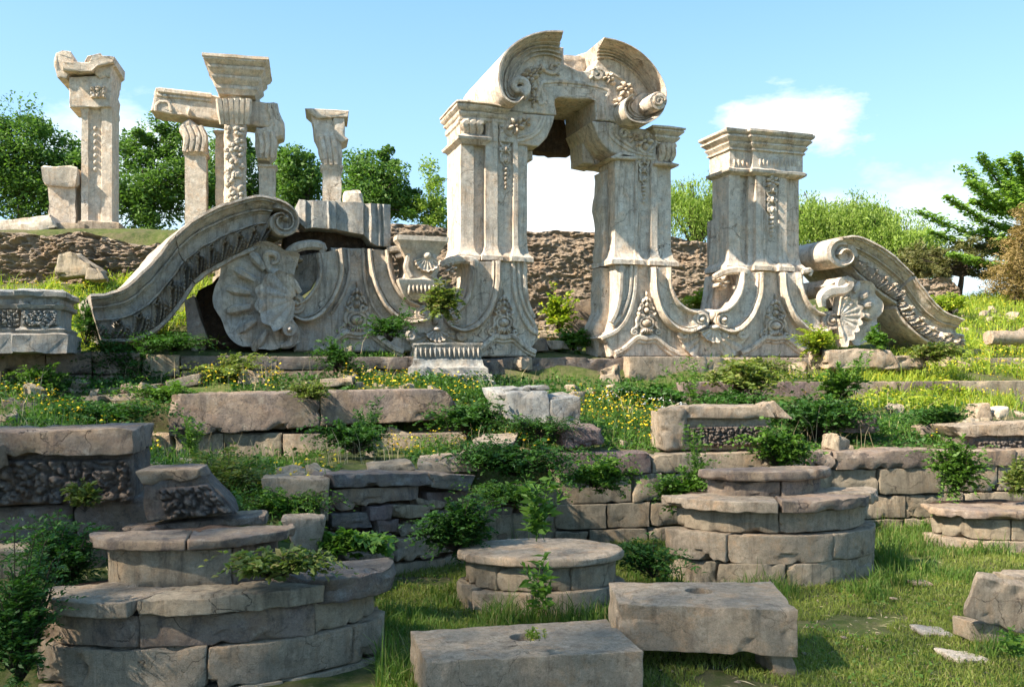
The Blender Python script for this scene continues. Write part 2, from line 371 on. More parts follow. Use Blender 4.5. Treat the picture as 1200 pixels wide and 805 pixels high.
def prism(th, poly, vf, vb, bev=.02, w=.008, seg=.12, sm=True):
    """slab with the traced outline"""
    P = spl(list(poly)+[poly[0]], 4*len(poly)) if False else np.array(poly, float)
    q = th.f.uzs(P); q = dens(q, seg); n = len(q)
    o0 = q; o1 = offs(q, -bev); o2 = offs(q, -bev*3)
    def r(a, v): return np.stack([a[:, 0]-th.u0, np.full(n, -v), a[:, 1]-th.z0], 1)
    V = np.vstack([r(o0, vb), r(o0, vf-bev), r(o1, vf), r(o2, vf)]); fs = []
    for k in range(3):
        for i in range(n): j = (i+1) % n; fs.append((k*n+i, k*n+j, (k+1)*n+j, (k+1)*n+i))
    fs += [tuple(range(n)), tuple(3*n+i for i in range(n))[::-1]]
    return wear(V, w), fs
def rings(th, plan, prow, prof, pref=None, seg=.14, w=.007, dz=.25):
    """stack of mitred offsets of a plan: plan [(px, v)], prof [(out, py)] from bottom to top, heights read at column pref"""
    pref = plan[0][0] if pref is None else pref
    P = np.array([(th.f.uz(x, prow)[0], v) for x, v in plan]); rows = []
    prof = [(o, th.f.uz(pref, y)[1]) for o, y in prof]; pp = [prof[0]]
    for (o0, z0), (o1, z1) in zip(prof, prof[1:]):
        n = max(1, int(abs(z1-z0)/dz))
        for k in range(1, n+1): pp.append((o0+(o1-o0)*k/n, z0+(z1-z0)*k/n))
    cnt = [max(1, int(np.linalg.norm(P[(i+1) % len(P)]-P[i])/seg)) for i in range(len(P))]; V = []
    for o, z in pp:
        Q = offs(P, o)
        for i in range(len(Q)):
            a, b = Q[i], Q[(i+1) % len(Q)]
            for k in range(cnt[i]): p = a+(b-a)*k/cnt[i]; V.append((p[0]-th.u0, -p[1], z-th.z0))
    m = sum(cnt); n = len(pp); fs = gf(n, m, False, True)+[tuple(range(m))[::-1], tuple((n-1)*m+j for j in range(m))]
    return wear(np.array(V), w), fs
def tpx(th, pts, v, r, n=None, k=6, flat=.8):
    n = n or max(6, 3*len(pts)); c = spl(pts, n)
    R = np.interp(np.linspace(0, 1, n), np.linspace(0, 1, len(r)), r) if hasattr(r, '__len__') else r
    vv = np.interp(np.linspace(0, 1, n), np.linspace(0, 1, len(v)), v) if hasattr(v, '__len__') else v
    return tube(th.L(c, vv), R, k, flat)
def lump(th, x, y, rx, ry, v, h, rot=0., nu=10, nv=4):
    """dome of half-axes rx, ry pixels standing h metres out of v"""
    V = []; c, s = math.cos(math.radians(rot)), math.sin(math.radians(rot)); pts = []; vs = []
    for j in range(nv+1):
        a = math.pi/2*j/nv
        for i in range(nu):
            w = 2*math.pi*i/nu; ex = rx*math.cos(a)*math.cos(w); ey = ry*math.cos(a)*math.sin(w)
            pts.append((x+ex*c-ey*s, y+ex*s+ey*c)); vs.append(v-.03+(h+.03)*math.sin(a))
    return th.L(pts, np.array(vs)), gf(nv+1, nu, False, True)+[tuple(nv*nu+i for i in range(nu))]
def spiral(cx, cy, r0, r1, a0, turns, n=40):
    a = math.radians(a0)+np.linspace(0, 1, n)*turns*2*math.pi; r = r0+(r1-r0)*np.linspace(0, 1, n)**.8
    return np.stack([cx+r*np.cos(a), cy-r*np.sin(a)], 1)
def disc(th, cx, cy, r, vf, vb, n=28, bev=.03):
    c = np.array([(cx+r*math.cos(2*math.pi*i/n), cy+r*math.sin(2*math.pi*i/n)) for i in range(n)])
    ci = (c-[cx, cy])*.93+[cx, cy]
    V = np.vstack([th.L(c, vb), th.L(c, (vf+vb)/2), th.L(c, vf-bev), th.L(ci, vf)])
    return wear(V, .006), gf(4, n, False, True)+[tuple(range(n))[::-1], tuple(3*n+i for i in range(n))]
def volute(mb, th, cx, cy, r, a0, turns, vf, vb, boss=.3, bead=.17):
    mb.add(disc(th, cx, cy, r*.97, vf-.07, vb))
    s = spiral(cx, cy, r*.86, r*.22, a0, turns, 46); R = np.linspace(r*bead, r*bead*.5, 46)*th.f.m(cx)
    mb.add(tube(th.L(s, vf-.05), R, 7, .9)); mb.add(lump(th, cx, cy, r*boss, r*boss, vf-.07, .1))
def cartouche(th, cx, cy, h, v=0.):
    mb = MB(); s = h/2; p = th.f.m(cx)*s
    X = lambda x, y: (cx+x*s, cy+y*s)
    def L(x, y, rx, ry, hh, rot=0): mb.add(lump(th, *X(x, y), rx*s*1.08, ry*s*1.05, v, hh*p*1.7, rot))
    def T(pts, r): mb.add(tpx(th, [X(*q) for q in pts], v+.025, [q*p*1.15 for q in r], n=16, k=6, flat=1.))
    L(0, .40, .22, .19, .16)
    T([(.30*math.cos(a), .40+.26*math.sin(a)) for a in np.linspace(0, 6.3, 14)], [.06, .06])
    for a in (-40, -20, 0, 20, 40): L(.28*math.sin(math.radians(a)), .70+.03*math.cos(math.radians(a)), .06, .17, .12, -a)
    for g in (-1, 1):
        T([(g*.10, .08), (g*.30, .10), (g*.42, .28), (g*.40, .48), (g*.48, .62)], [.07, .07, .06])
        mb.add(tube(th.L(spiral(cx+g*.50*s, cy+.78*s, .16*s, .03*s, 90, g*-1.3, 20), v+.01), .055*p, 6))
        mb.add(tube(th.L(spiral(cx+g*.20*s, cy-.02*s, .13*s, .03*s, -60, g*1.2, 16), v+.01), .05*p, 6))
        mb.add(tube(th.L(spiral(cx+g*.17*s, cy-.36*s, .12*s, .02*s, -90, g*1.2, 16), v+.01), .045*p, 6))
        L(g*.34, .02, .07, .13, .12, g*25); L(g*.30, -.22, .06, .12, .1, g*-20); L(g*.13, -.58, .06, .12, .09, g*-25)
        T([(g*.26, .66), (g*.18, .80), (g*.30, .92)], [.06, .03])
    L(0, -.15, .1, .13, .14); L(0, -.42, .08, .12, .12); L(0, -.64, .08, .13, .1); L(0, -.88, .035, .12, .08)
    return mb
def flower(mb, th, x, y, r, v, n=5, a0=0, h=.05):
    for i in range(n):
        a = a0+2*math.pi*i/n; mb.add(lump(th, x+.6*r*math.cos(a), y+.6*r*math.sin(a), .46*r, .29*r, v, h*1.5, math.degrees(a), 8, 3))
    mb.add(lump(th, x, y, .25*r, .25*r, v, h*1.3, 0, 8, 3))
def dropo(th, cx, y0, y1, w, v, kind=0):
    """hanging carved garland"""
    mb = MB(); H = y1-y0; p = th.f.m(cx)*w
    Y = lambda t: y0+H*t
    v += .02; p *= 1.5; flower(mb, th, cx, Y(.07), w*.6, v, 6, .4, .16*p)
    for t, a in ((.20, 1.3), (.36, 1.), (.52, .7)):
        for g in (-1, 1):
            mb.add(tube(th.L(spiral(cx+g*.27*w*a, Y(t), .24*w*a, .05*w, 90 if t < .4 else -90, g*1.2, 18), v+.01), .07*p, 6))
        mb.add(lump(th, cx, Y(t), .17*w, H*.06, v, .22*p))
    for g in (-1, 1):
        mb.add(tpx(th, [(cx, Y(.1)), (cx+g*.42*w, Y(.24)), (cx+g*.12*w, Y(.36)), (cx+g*.38*w, Y(.46)), (cx, Y(.62))], v+.01, [.06*p, .05*p], 20))
    for k, t in enumerate((.66, .73, .80, .87, .93)): mb.add(lump(th, cx, Y(t), (.19-.02*k)*w, H*.034, v, (.22-.02*k)*p))
    return mb
def fan(th, cx, cy, RA, nrib, v0, amp, thick, r0=.08, rim=.05, nr=18, sc=.05, cup=0.):
    """scallop shell: RA [(deg, R px)]"""
    a0, a1 = RA[0][0], RA[-1][0]; na = max(40, nrib*8); A = np.linspace(a0, a1, na)
    R = np.interp(A, [q[0] for q in RA], [q[1] for q in RA]); ph = (A-a0)/(a1-a0)*nrib*2*math.pi
    R = R*(1+sc*(np.abs(np.cos(ph/2))-.5)); rows = []
    for i in range(nr+1):
        t = r0+(1-r0)*i/nr; x = cx+R*t*np.cos(np.radians(A)); y = cy-R*t*np.sin(np.radians(A))
        v = v0+amp*(np.abs(np.cos(ph/2))-.3)*t**1.2+rim*np.exp(-((1-t)/.06)**2)+cup*t*t
        rows.append(th.L(np.stack([x, y], 1), v))
    x = cx+R*.97*np.cos(np.radians(A)); y = cy-R*.97*np.sin(np.radians(A)); rows.append(th.L(np.stack([x, y], 1), v0-thick))
    x = cx+R*.05*np.cos(np.radians(A)); y = cy-R*.05*np.sin(np.radians(A)); rows.append(th.L(np.stack([x, y], 1), v0-thick))
    V = np.vstack(rows); n = len(rows); fs = gf(n, na, False, False)
    fs += [tuple(i*na for i in range(n)), tuple(i*na+na-1 for i in range(n))[::-1]]
    return wear(V, .006), fs
def acanthus(th, T, B, t0, t1, n, v, s=1.):
    """row of curled flame-shaped leaves between two edges, modelled as relief"""
    N = n*26+1; m = 30; T = th.f.uzs(spl(T, N), .42); B = th.f.uzs(spl(B, N), .06); S = np.linspace(0, n, N); V = np.zeros((N, m, 3))
    for j, y in enumerate(np.linspace(0, 1, m)):
        t = t1+(t0-t1)*y; x = (S-.42*y) % 1.; h = 0*x
        for c0, k, w0, top in ((.30, .10, .15, .95), (.58, .22, .10, .68), (.86, .16, .10, .5), (.06, .06, .08, .4)):
            c = c0+k*math.sin(2.6*y); wd = w0*(1-.62*y)+.015; d = np.minimum(np.abs(x-c), np.minimum(np.abs(x-c-1), np.abs(x-c+1))); h = np.maximum(h, np.exp(-(d/wd)**2*1.4)*(1-.5*max(0, y-top)*10 if y > top else 1)*(.7+.3*math.sin(3*y)))
        d = np.hypot((x-.56), (y-.86)*.8); h = np.maximum(h, np.exp(-((d-.10)/.05)**2)*1.1); h = np.clip(h, 0, 1.2)
        h = h*(1+.25*np.sin(40*(x+y)))
        q = T*(1-t)+B*t; V[:, j] = np.stack([q[:, 0]-th.u0, -(v-.05+.22*h*s), q[:, 1]-th.z0], 1)
    return MB().add((wear(V.reshape(-1, 3), .006), gf(N, m)))
def reliefq(th, quad, fn, n, m, v0, back=.12):
    TL, TR, BR, BL = [np.array(q, float) for q in quad]; a = np.linspace(0, 1, n); b = np.linspace(0, 1, m); A, Bb = np.meshgrid(a, b, indexing='ij')
    A = A.ravel(); Bb = Bb.ravel(); P = (TL*(1-A[:, None])+TR*A[:, None])*(1-Bb[:, None])+(BL*(1-A[:, None])+BR*A[:, None])*Bb[:, None]
    h = fn(A, Bb); e = (A < 1e-6) | (A > 1-1e-6) | (Bb < 1e-6) | (Bb > 1-1e-6)
    return th.L(P, v0+np.where(e, -back, h)), gf(n, m)
def lumpy(sx, sy, amp, seed=1, fade=0):
    def f(A, B):
        w, s = worley(np.stack([A*sx+.6*vn(np.stack([A*sx*.9, B*sy*.9, A*0], 1), seed), B*sy+.6*vn(np.stack([A*sx*.9, B*sy*.9, A*0], 1), seed+1)], 1), seed)
        w2, s2 = worley(np.stack([A*sx*2.1+.5*vn(np.stack([A*sx*1.5, B*sy*1.5, A*0], 1), seed+2), B*sy*2.1+.5*vn(np.stack([A*sx*1.5, B*sy*1.5, A*0], 1), seed+6)], 1), seed+7)
        h = np.clip(s-w, 0, .3)/.3*amp*(1-.4*w)+.55*amp*np.clip(s2-w2, 0, .3)/.3-.2*amp
        return h
    return f
FA = Fr(20, .38)
COR = [(0, .50), (.07, .50), (.075, .44), (.11, .44), (.12, .40), (.20, .36), (.27, .26), (.275, .22), (.34, .22), (.35, .17), (.46, .11), (.465, .16), (.51, .16), (.515, .07), (.66, .06), (.665, .10), (.71, .10), (.715, .03), (.86, .02), (.865, .07), (.93, .07), (.935, 0), (1, 0)]
# ------------------------------------------------------------------ the great gate
G = Th(FA, 'stone_archway', 'tall cream marble archway with two broken scrolls on top and a doorway of sky', 'archway', 660, 418)
def ledge(px, py): return px, py
# piers
LP = [(541, -.06), (556, -.06), (556, -.16), (569, -.16), (569, 0), (583, 0), (584, -.07), (601, -.07), (602, 0), (607, 0), (607, -.06), (619, -.06), (619, -1.1), (541, -1.1)]
mb = MB().add(rings(G, LP, 240, [(.10, 306), (.10, 301), (.03, 296), (0, 288), (0, 164), ], 590))
mb.add(rings(G, [(541, .01), (569, .01), (569, -1.08), (541, -1.08)], 165, [(0, 170), (.03, 167), (.09, 165), (.10, 162), (.02, 160), (.0, 158)], 560))
G.put(mb, 'pier', 'marble')
# capital and cornice of the left pier
mb = MB().add(rings(G, [(541, -.1), (546, -.1), (569, -.24), (569, -1.05), (541, -1.05)], 160, [(0, 160), (.02, 147), (.05, 145), (.05, 140)], 560))
mb.add(rings(G, [(541, 0), (574, 0), (574, -.02), (590, -.02), (590, -1.08), (541, -1.08)], 160, [(0, 145), (.04, 142), (.04, 139.5), (.01, 139), (.05, 137), (.07, 135), (.07, 133), (.04, 132.5), (.09, 130), (.12, 128), (.12, 126), (.09, 125.5), (.14, 124), (.13, 122), (.05, 121)], 565, w=.014))
for x in (545, 553, 561): 
    mb.add(tpx(G, [(x, 161), (x+1, 152), (x-1, 146), (x+4, 143)], [-.14, -.05, .03, .05], [.05, .09, .10, .06], 12))
    mb.add(lump(G, x+2, 152, 2.2, 5, -.12, .12))
mb.add(rings(G, [(569, .01), (583, .01), (583, -1), (569, -1)], 160, [(0, 166), (0, 134), (.04, 133), (.05, 130)], 575))
mb.add(rings(G, [(583, -.06), (607, -.06), (607, -1), (583, -1)], 160, [(0, 166), (0, 138), (.06, 136), (.1, 131)], 590))
G.put(mb, 'capital', 'marble')
RP = [(722, -.05), (744, -.05), (745, -.02), (748, -.02), (749, -.09), (763, -.09), (764, -.02), (771, -.02), (772, -.1), (789, -.1), (789, -.85), (722, -.85)]
mb = MB().add(rings(G, RP, 240, [(.12, 311), (.12, 306), (.04, 301), (0, 292), (0, 180)], 757))
G.put(mb, 'pier', 'marble')
mb = MB().add(rings(G, [(770, 0), (789, 0), (789, -1.1), (770, -1.1)], 180, [(.08, 195), (.1, 193), (0, 190), (-.03, 188), (-.03, 174), (.02, 171), (.05, 170), (.05, 168.5), (.02, 168), (.08, 165), (.11, 163), (.11, 161), (.08, 160.5), (.13, 158), (.17, 156), (.17, 154.5), (.15, 154), (.19, 153), (.19, 151), (.08, 150)], 780, w=.012))
for x in (774, 780, 786): mb.add(tpx(G, [(x, 189), (x+1, 181), (x, 174), (x+3, 171)], [.0, .05, .08, .1], [.05, .08, .08, .05], 10))
G.put(mb, 'capital', 'marble')
# rough broken jambs of the right pier and the block that juts into the opening
mb = MB().add(prism(G, [(717, 196), (730, 190), (730, 309), (717, 309), (715, 290), (718, 262), (714, 240), (717, 220)], -.4, -.88, .02, .03))
mb.add(prism(G, [(714, 311), (730, 311), (730, 395), (726, 418), (708, 418), (706, 380), (713, 366), (713, 340)], -.35, -.9, .03, .04))
G.put(mb, 'door_jamb', 'marble_white')
# flaring bases
mb = MB().add(prism(G, [(550, 304), (619, 304), (619, 335), (622, 362), (631, 384), (631, 398), (622, 410), (620, 418), (482, 418), (482, 372), (520, 364), (540, 366), (549, 350), (552, 325)], -.02, -1.05, .03)); G.put(mb, 'flared_base', 'marble')
mb = MB().add(prism(G, [(722, 309), (795, 309), (787, 315), (789, 336), (797, 352), (808, 362), (833, 362), (833, 418), (716, 418), (712, 402), (704, 396), (716, 388), (721, 370), (723, 340)], -.02, -.92, .03))
G.put(mb, 'flared_base', 'marble')
SW = [(0, .20), (.05, .24), (.10, .24), (.15, .19), (.2, .12), (.45, .10), (.72, .12), (.76, .19), (.80, .16), (.84, .22), (.93, .24), (1, .16)]
def swag(th, T, B, vb=-.02, vo=None):
    mb = MB().add(band(th, T, B, SW, vb, 44)); x, y, r, a0, tn = vo; volute(mb, th, x, y, r, a0, tn, .24, vb); return mb
G.put(swag(G, [(552, 306), (551, 330), (547, 348), (538, 360), (529, 364)], [(587, 306), (586, 335), (579, 362), (564, 382), (545, 390), (528, 384)], vo=(530, 373, 11, 250, -1.6)), 'swag_scroll', 'marble_grey')
G.put(swag(G, [(787, 313), (788, 335), (796, 352), (806, 361), (817, 365)], [(765, 313), (767, 343), (776, 370), (791, 386), (807, 391), (821, 386)], vo=(817, 375, 10.5, 250, 1.6)), 'swag_scroll', 'marble')
# curved pilaster edges on the bases
mb = MB()
for T, r in (([(601, 306), (603, 340), (611, 368), (622, 386), (630, 390)], .05), ([(607, 306), (609, 338), (616, 362), (626, 380)], .035), ([(614, 306), (615, 335), (619, 356), (626, 372)], .04)):
    mb.add(tpx(G, T, .0, r, 24))
G.put(mb, 'curved_moulding', 'marble'); mb = MB()
for T, r in (([(745, 311), (743, 345), (735, 372), (722, 388), (705, 396)], .05), ([(740, 311), (738, 342), (730, 366), (718, 382)], .04), ([(728, 311), (727, 340), (723, 362), (716, 378)], .06)):
    mb.add(tpx(G, T, .0, r, 24))
G.put(mb, 'curved_moulding', 'marble'); mb = MB()
mb.add(tpx(G, [(516, 311), (528, 306), (545, 305), (556, 309), (552, 315)], [.05, .1, .1, .12, .1], [.06, .08, .08, .08, .05], 20)); flower(mb, G, 527, 315, 8, .0, 5, 0, .12)
G.put(mb, 'curved_moulding', 'marble')
def ogee(th, cx, y, hw, hh, v=.0):
    mb = MB(); P = [(cx-hw, y+hh), (cx-hw*.72, y+hh*.72), (cx-hw*.42, y+hh*.22), (cx-hw*.26, y+hh*.02), (cx, y+hh*.1), (cx+hw*.26, y+hh*.02), (cx+hw*.42, y+hh*.22), (cx+hw*.72, y+hh*.72), (cx+hw, y+hh)]
    mb.add(tpx(th, P, v+.03, .055, 40)); mb.add(tpx(th, [(a, b+4.5) for a, b in P], v, .035, 40)); return mb
for x, y in ((590, 394), (757, 395)):
    m2 = ogee(G, x, y, 37, 19); G.put(m2, 'ogee_moulding', 'marble')
G.put(cartouche(G, 590, 367, 56), 'carved_cartouche', 'marble'); G.put(cartouche(G, 757, 368, 54), 'carved_cartouche', 'marble')
# garlands on the piers
G.put(dropo(G, 593, 146, 225, 15, -.07), 'carved_garland', 'marble'); G.put(dropo(G, 756, 176, 240, 13, -.09), 'carved_garland', 'marble')
# impost blocks carrying the arch
mb = MB().add(prism(G, [(586, 131), (650, 136), (647, 148), (641, 161), (631, 172), (607, 169), (586, 166)], -.0, -1.5, .02))
for dx in (0, 1):
    P = [(606-dx*0, 166-dx*5), (620, 162-dx*4), (632-dx*3, 153-dx*2), (639-dx*4, 137)]
    mb.add(tpx(G, P, .0, .04, 20))
mb.add(prism(G, [(607, 170), (631, 172), (631, 183), (622, 184), (619, 178)], -.35, -1.1, .02, .02))
mb.add(prism(G, [(618, 184), (625, 172), (631, 172), (631, 184)], -.6, -1.2, .02, .02))
G.put(mb, 'springer_block', 'marble')
mb = MB(); flower(mb, G, 604, 148, 11, .0, 5, .3, .09); flower(mb, G, 616, 143, 7, .0, 4, .8, .07)
mb.add(tpx(G, [(588, 136), (596, 142), (592, 152), (600, 160)], .01, [.05, .06, .03], 14)); mb.add(tpx(G, [(596, 158), (603, 152), (612, 150)], .01, [.03, .05, .03], 12))
G.put(mb, 'carved_flower', 'marble')
mb = MB().add(prism(G, [(694, 142), (712, 143), (769, 154), (769, 188), (744, 187), (729, 184), (713, 176), (702, 162)], -.0, -1.45, .02))
mb.add(prism(G, [(700, 152), (716, 150), (722, 158), (724, 180), (718, 184), (700, 181)], -.75, -1.45, .02, .02))
for k in range(2): mb.add(tpx(G, [(711+k*6, 144+k), (716+k*6, 160-k), (730+k*5, 172-k*3), (748, 180-k*4), (765, 182-k*4)], 0., .04, 22))
mb.add(prism(G, [(712, 186), (745, 188), (745, 181), (729, 178)], .05, -1.2, .02))
G.put(mb, 'springer_block', 'marble')
mb = MB(); flower(mb, G, 754, 166, 11, .0, 5, .1, .09); flower(mb, G, 741, 162, 6.5, .0, 4, .5, .07); mb.add(tube(G.L(spiral(731, 157, 6, 1, 0, 1.3, 20), .01), .04, 6))
mb.add(tpx(G, [(762, 158), (768, 168), (760, 178)], .01, [.03, .05, .03], 12)); mb.add(tpx(G, [(745, 170), (752, 178), (760, 180)], .01, [.04, .05, .03], 12))
G.put(mb, 'carved_flower', 'marble')
# keystone body of the arch
body = [(586, 130), (650, 135), (651, 114), (697, 117), (699, 141), (712, 142), (752, 149), (768, 135), (772, 105), (757, 84), (738, 70), (712, 60), (702, 66), (697, 77), (689, 83), (679, 84), (669, 79), (658, 74), (655, 60), (630, 62), (605, 76), (596, 95), (590, 112)]
mb = MB().add(prism(G, body, 0, -1.6, .02, .01)); G.put(mb, 'keystone_arch', 'marble')
mb = MB().add(prism(G, [(653, 54), (663, 53), (664, 80), (657, 74)], -.1, -1.2, .02, .03))
mb.add(prism(G, [(664, 56), (675, 53), (687, 55), (700, 50), (710, 46), (702, 72), (693, 84), (675, 84), (666, 80)], -.55, -1.7, .04, .05))
G.put(mb, 'broken_core', 'marble_white')
# dark inner soffit stone in the head of the doorway
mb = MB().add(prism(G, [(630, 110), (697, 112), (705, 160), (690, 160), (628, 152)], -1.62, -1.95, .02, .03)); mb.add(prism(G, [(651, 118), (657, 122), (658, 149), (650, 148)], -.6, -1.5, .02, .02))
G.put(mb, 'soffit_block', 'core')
# mouldings around the doorway head
mb = MB(); mb.add(tpx(G, [(628, 118), (634, 100), (637, 97), (655, 96), (680, 98), (702, 102), (714, 107)], .0, .045, 30)); mb.add(tpx(G, [(636, 101), (655, 100), (680, 102), (703, 106), (712, 110)], -.01, .03, 30))
mb.add(tpx(G, [(630, 95), (634, 105), (637, 120), (631, 122)], .0, [.03, .04, .05], 16)); mb.add(tpx(G, [(714, 107), (710, 118), (711, 132), (713, 141)], .0, .045, 16)); mb.add(tpx(G, [(651, 135), (652, 114), (697, 117), (699, 141)], -.01, .022, 30))
G.put(mb, 'arch_moulding', 'marble')
mb = MB(); flower(mb, G, 620, 90, 10, .0, 6, .2, .11); flower(mb, G, 629, 84, 6, 0, 4, .5, .09); flower(mb, G, 622, 105, 6.5, 0, 5, 0, .09); flower(mb, G, 625, 117, 6, 0, 5, .6, .08)
mb.add(lump(G, 624, 125, 2, 3, 0, .07)); mb.add(tpx(G, [(633, 76), (640, 85), (650, 86), (654, 78), (647, 76), (645, 82)], .02, [.03, .045, .03], 20)); mb.add(lump(G, 654, 76, 2.5, 2.5, 0, .08)); mb.add(lump(G, 654, 88, 2, 2, 0, .07)); mb.add(lump(G, 636, 82, 4, 3, 0, .09, 30))
G.put(mb, 'carved_vine', 'marble')
mb = MB(); flower(mb, G, 731, 106, 10, .0, 6, .2, .11); flower(mb, G, 712, 92, 7, 0, 5, .5, .09); flower(mb, G, 724, 121, 7, 0, 5, 0, .09); mb.add(lump(G, 723, 133, 3, 4, 0, .08)); mb.add(lump(G, 718, 98, 4, 3, 0, .08))
mb.add(tube(G.L(spiral(700, 88, 7, 2, 60, 1.4, 22), .02), .045, 6)); mb.add(lump(G, 695, 82, 3, 3, 0, .08)); mb.add(lump(G, 693, 91, 2.5, 3, 0, .08)); mb.add(tpx(G, [(714, 86), (728, 92), (740, 102), (746, 112)], .01, .045, 18)); mb.add(tpx(G, [(712, 89), (718, 92)], .01, .045, 8))
G.put(mb, 'carved_vine', 'marble')
# the two broken scrolls
T = [(660, 36), (644, 36), (626, 39), (608, 47), (593, 60), (585.5, 77), (584, 95), (588, 110), (597, 119), (607, 120.5), (614, 114)]
B = [(658, 73), (645, 67), (631, 67), (619, 72), (609, 81), (603, 91), (600, 99), (600, 104), (603, 108), (606, 109), (608, 106)]
mb = MB().add(band(G, T, B, COR, -2.3, 60, .006)); mb.add(tube(G.L(spiral(604, 105, 11, 3, -70, 1.15, 30), .2), np.linspace(.1, .05, 30), 8)); mb.add(disc(G, 603, 104, 10, .12, -2.2))
G.put(mb, 'broken_scroll', 'marble')
T = [(708, 44), (724, 47), (742, 55), (758, 67), (771, 83), (780, 101), (781, 119), (775, 134), (763, 143), (749, 144), (737, 139), (731, 127), (734, 116), (743, 110)]
B = [(700, 70), (713, 70), (728, 76), (741, 86), (752, 98), (760, 108), (764, 117), (764, 126), (759, 132), (752, 134), (745, 131), (741, 126), (743, 120), (748, 117)]
mb = MB().add(band(G, T, B, COR, -2.1, 64, .006)); mb.add(disc(G, 756, 126, 17, .05, -2.))
mb.add(disc(G, 757, 127, 10.5, .55, 0.)); mb.add(tube(G.L(spiral(757, 127, 7, 1.5, 0, 1.6, 30), .56), .035, 6))
G.put(mb, 'broken_scroll', 'marble')
# shell between gate and pillar
def shellset(th, cx, cy, s=1., mat='marble'):
    mb = MB().add(fan(th, cx, cy-2, [(-180, 37*s), (-165, 38*s), (-140, 38*s), (-90, 33*s), (-40, 38*s), (-15, 38*s), (0, 37*s)], 11, .04, .05, .1, rim=.03))
    mb.add(fan(th, cx, cy-6, [(-165, 17*s), (-90, 17*s), (-15, 17*s)], 7, .16, .05, .1, rim=.02, sc=.12)); mb.add(lump(th, cx, cy-6, 6*s, 3.5*s, .14, .12)); mb.add(lump(th, cx, cy-20*s, 5*s, 8*s, .0, .16))
    for g in (-1, 1): mb.add(tube(th.L(spiral(cx+g*34*s, cy+2, 6*s, 1.5, 90, g*-1.3, 20), .08), .06, 7))
    th.put(mb, 'carved_shell', mat)
shellset(G, 510, 392, .85, 'marble_grey')
# ------------------------------------------------------------------ the free-standing pillar at the right
R_ = Th(FA, 'carved_pillar', 'free-standing cream marble pillar with heavy cornice right of the archway', 'pillar', 895, 418)
PP = [(858, -.12), (871, -.12), (871, -.2), (880, -.2), (880, -.1), (886, -.1), (886, 0), (897, 0), (898, -.06), (912, -.06), (913, 0), (922, 0), (922, -.12), (932, -.12), (940, -.12), (940, -.8), (858, -.8)]
mb = MB().add(rings(R_, PP, 250, [(.12, 318), (.12, 313), (.03, 307), (0, 297), (0, 205)], 905)); R_.put(mb, 'shaft', 'marble')
C2 = [(858, -.08), (882, -.08), (882, .02), (936, .02), (936, -.06), (941, -.06), (941, -.85), (858, -.85)]
mb = MB().add(rings(R_, C2, 205, [(0, 207), (.08, 204), (.09, 201), (.02, 199), (.02, 180), (.06, 179), (.06, 177), (.03, 176.5), (.07, 174), (.10, 172), (.10, 170.5), (.07, 170), (.13, 167), (.17, 165), (.17, 163), (.13, 162.5), (.19, 160.5), (.21, 159), (.21, 156.5), (.1, 155)], 905, w=.01))
for i in range(11): mb.add(lump(R_, 889+i*4.2, 191, 1.3, 6, .035, .04))
for i in range(4): mb.add(lump(R_, 862+i*5, 191, 1.5, 6, -.06, .04))
R_.put(mb, 'cornice', 'marble')
R_.put(dropo(R_, 905, 208, 280, 14, -.05), 'carved_garland', 'marble')
mb = MB().add(prism(R_, [(856, 252), (870, 250), (870, 316), (856, 316)], -.5, -.95, .02)); R_.put(mb, 'rear_wing', 'marble')
mb = MB().add(prism(R_, [(866, 316), (942, 316), (944, 340), (951, 362), (966, 376), (966, 390), (955, 398), (964, 418), (834, 418), (834, 363), (852, 362), (864, 348), (870, 330)], -.02, -.95, .03))
mb.add(prism(R_, [(852, 320), (870, 318), (868, 350), (852, 362), (846, 363)], -.45, -.9, .02))
R_.put(mb, 'flared_base', 'marble')
R_.put(swag(R_, [(870, 319), (868, 336), (861, 352), (851, 361), (841, 365)], [(894, 319), (893, 345), (885, 369), (871, 386), (856, 391), (841, 386)], vo=(843, 375, 10.5, -70, -1.6)), 'swag_scroll', 'marble')
R_.put(swag(R_, [(939, 319), (942, 338), (949, 354), (958, 363), (967, 367)], [(916, 319), (919, 345), (929, 370), (944, 387), (958, 392), (970, 389)], vo=(969, 376, 11.5, 250, 1.6)), 'swag_scroll', 'marble')
mb = MB().add(tpx(R_, [(836, 325), (848, 319), (862, 317), (874, 321), (870, 327)], [.0, .05, .06, .1, .08], [.06, .08, .09, .09, .05], 20)); flower(mb, R_, 850, 330, 9, -.3, 5, 0, .2)
mb.add(tpx(R_, [(936, 319), (946, 318), (945, 324)], .12, [.06, .07, .04], 10)); R_.put(mb, 'curved_moulding', 'marble')
R_.put(ogee(R_, 908, 395, 40, 19), 'ogee_moulding', 'marble'); R_.put(cartouche(R_, 908, 371, 54), 'carved_cartouche', 'marble')
shellset(R_, 833, 390, 1.)
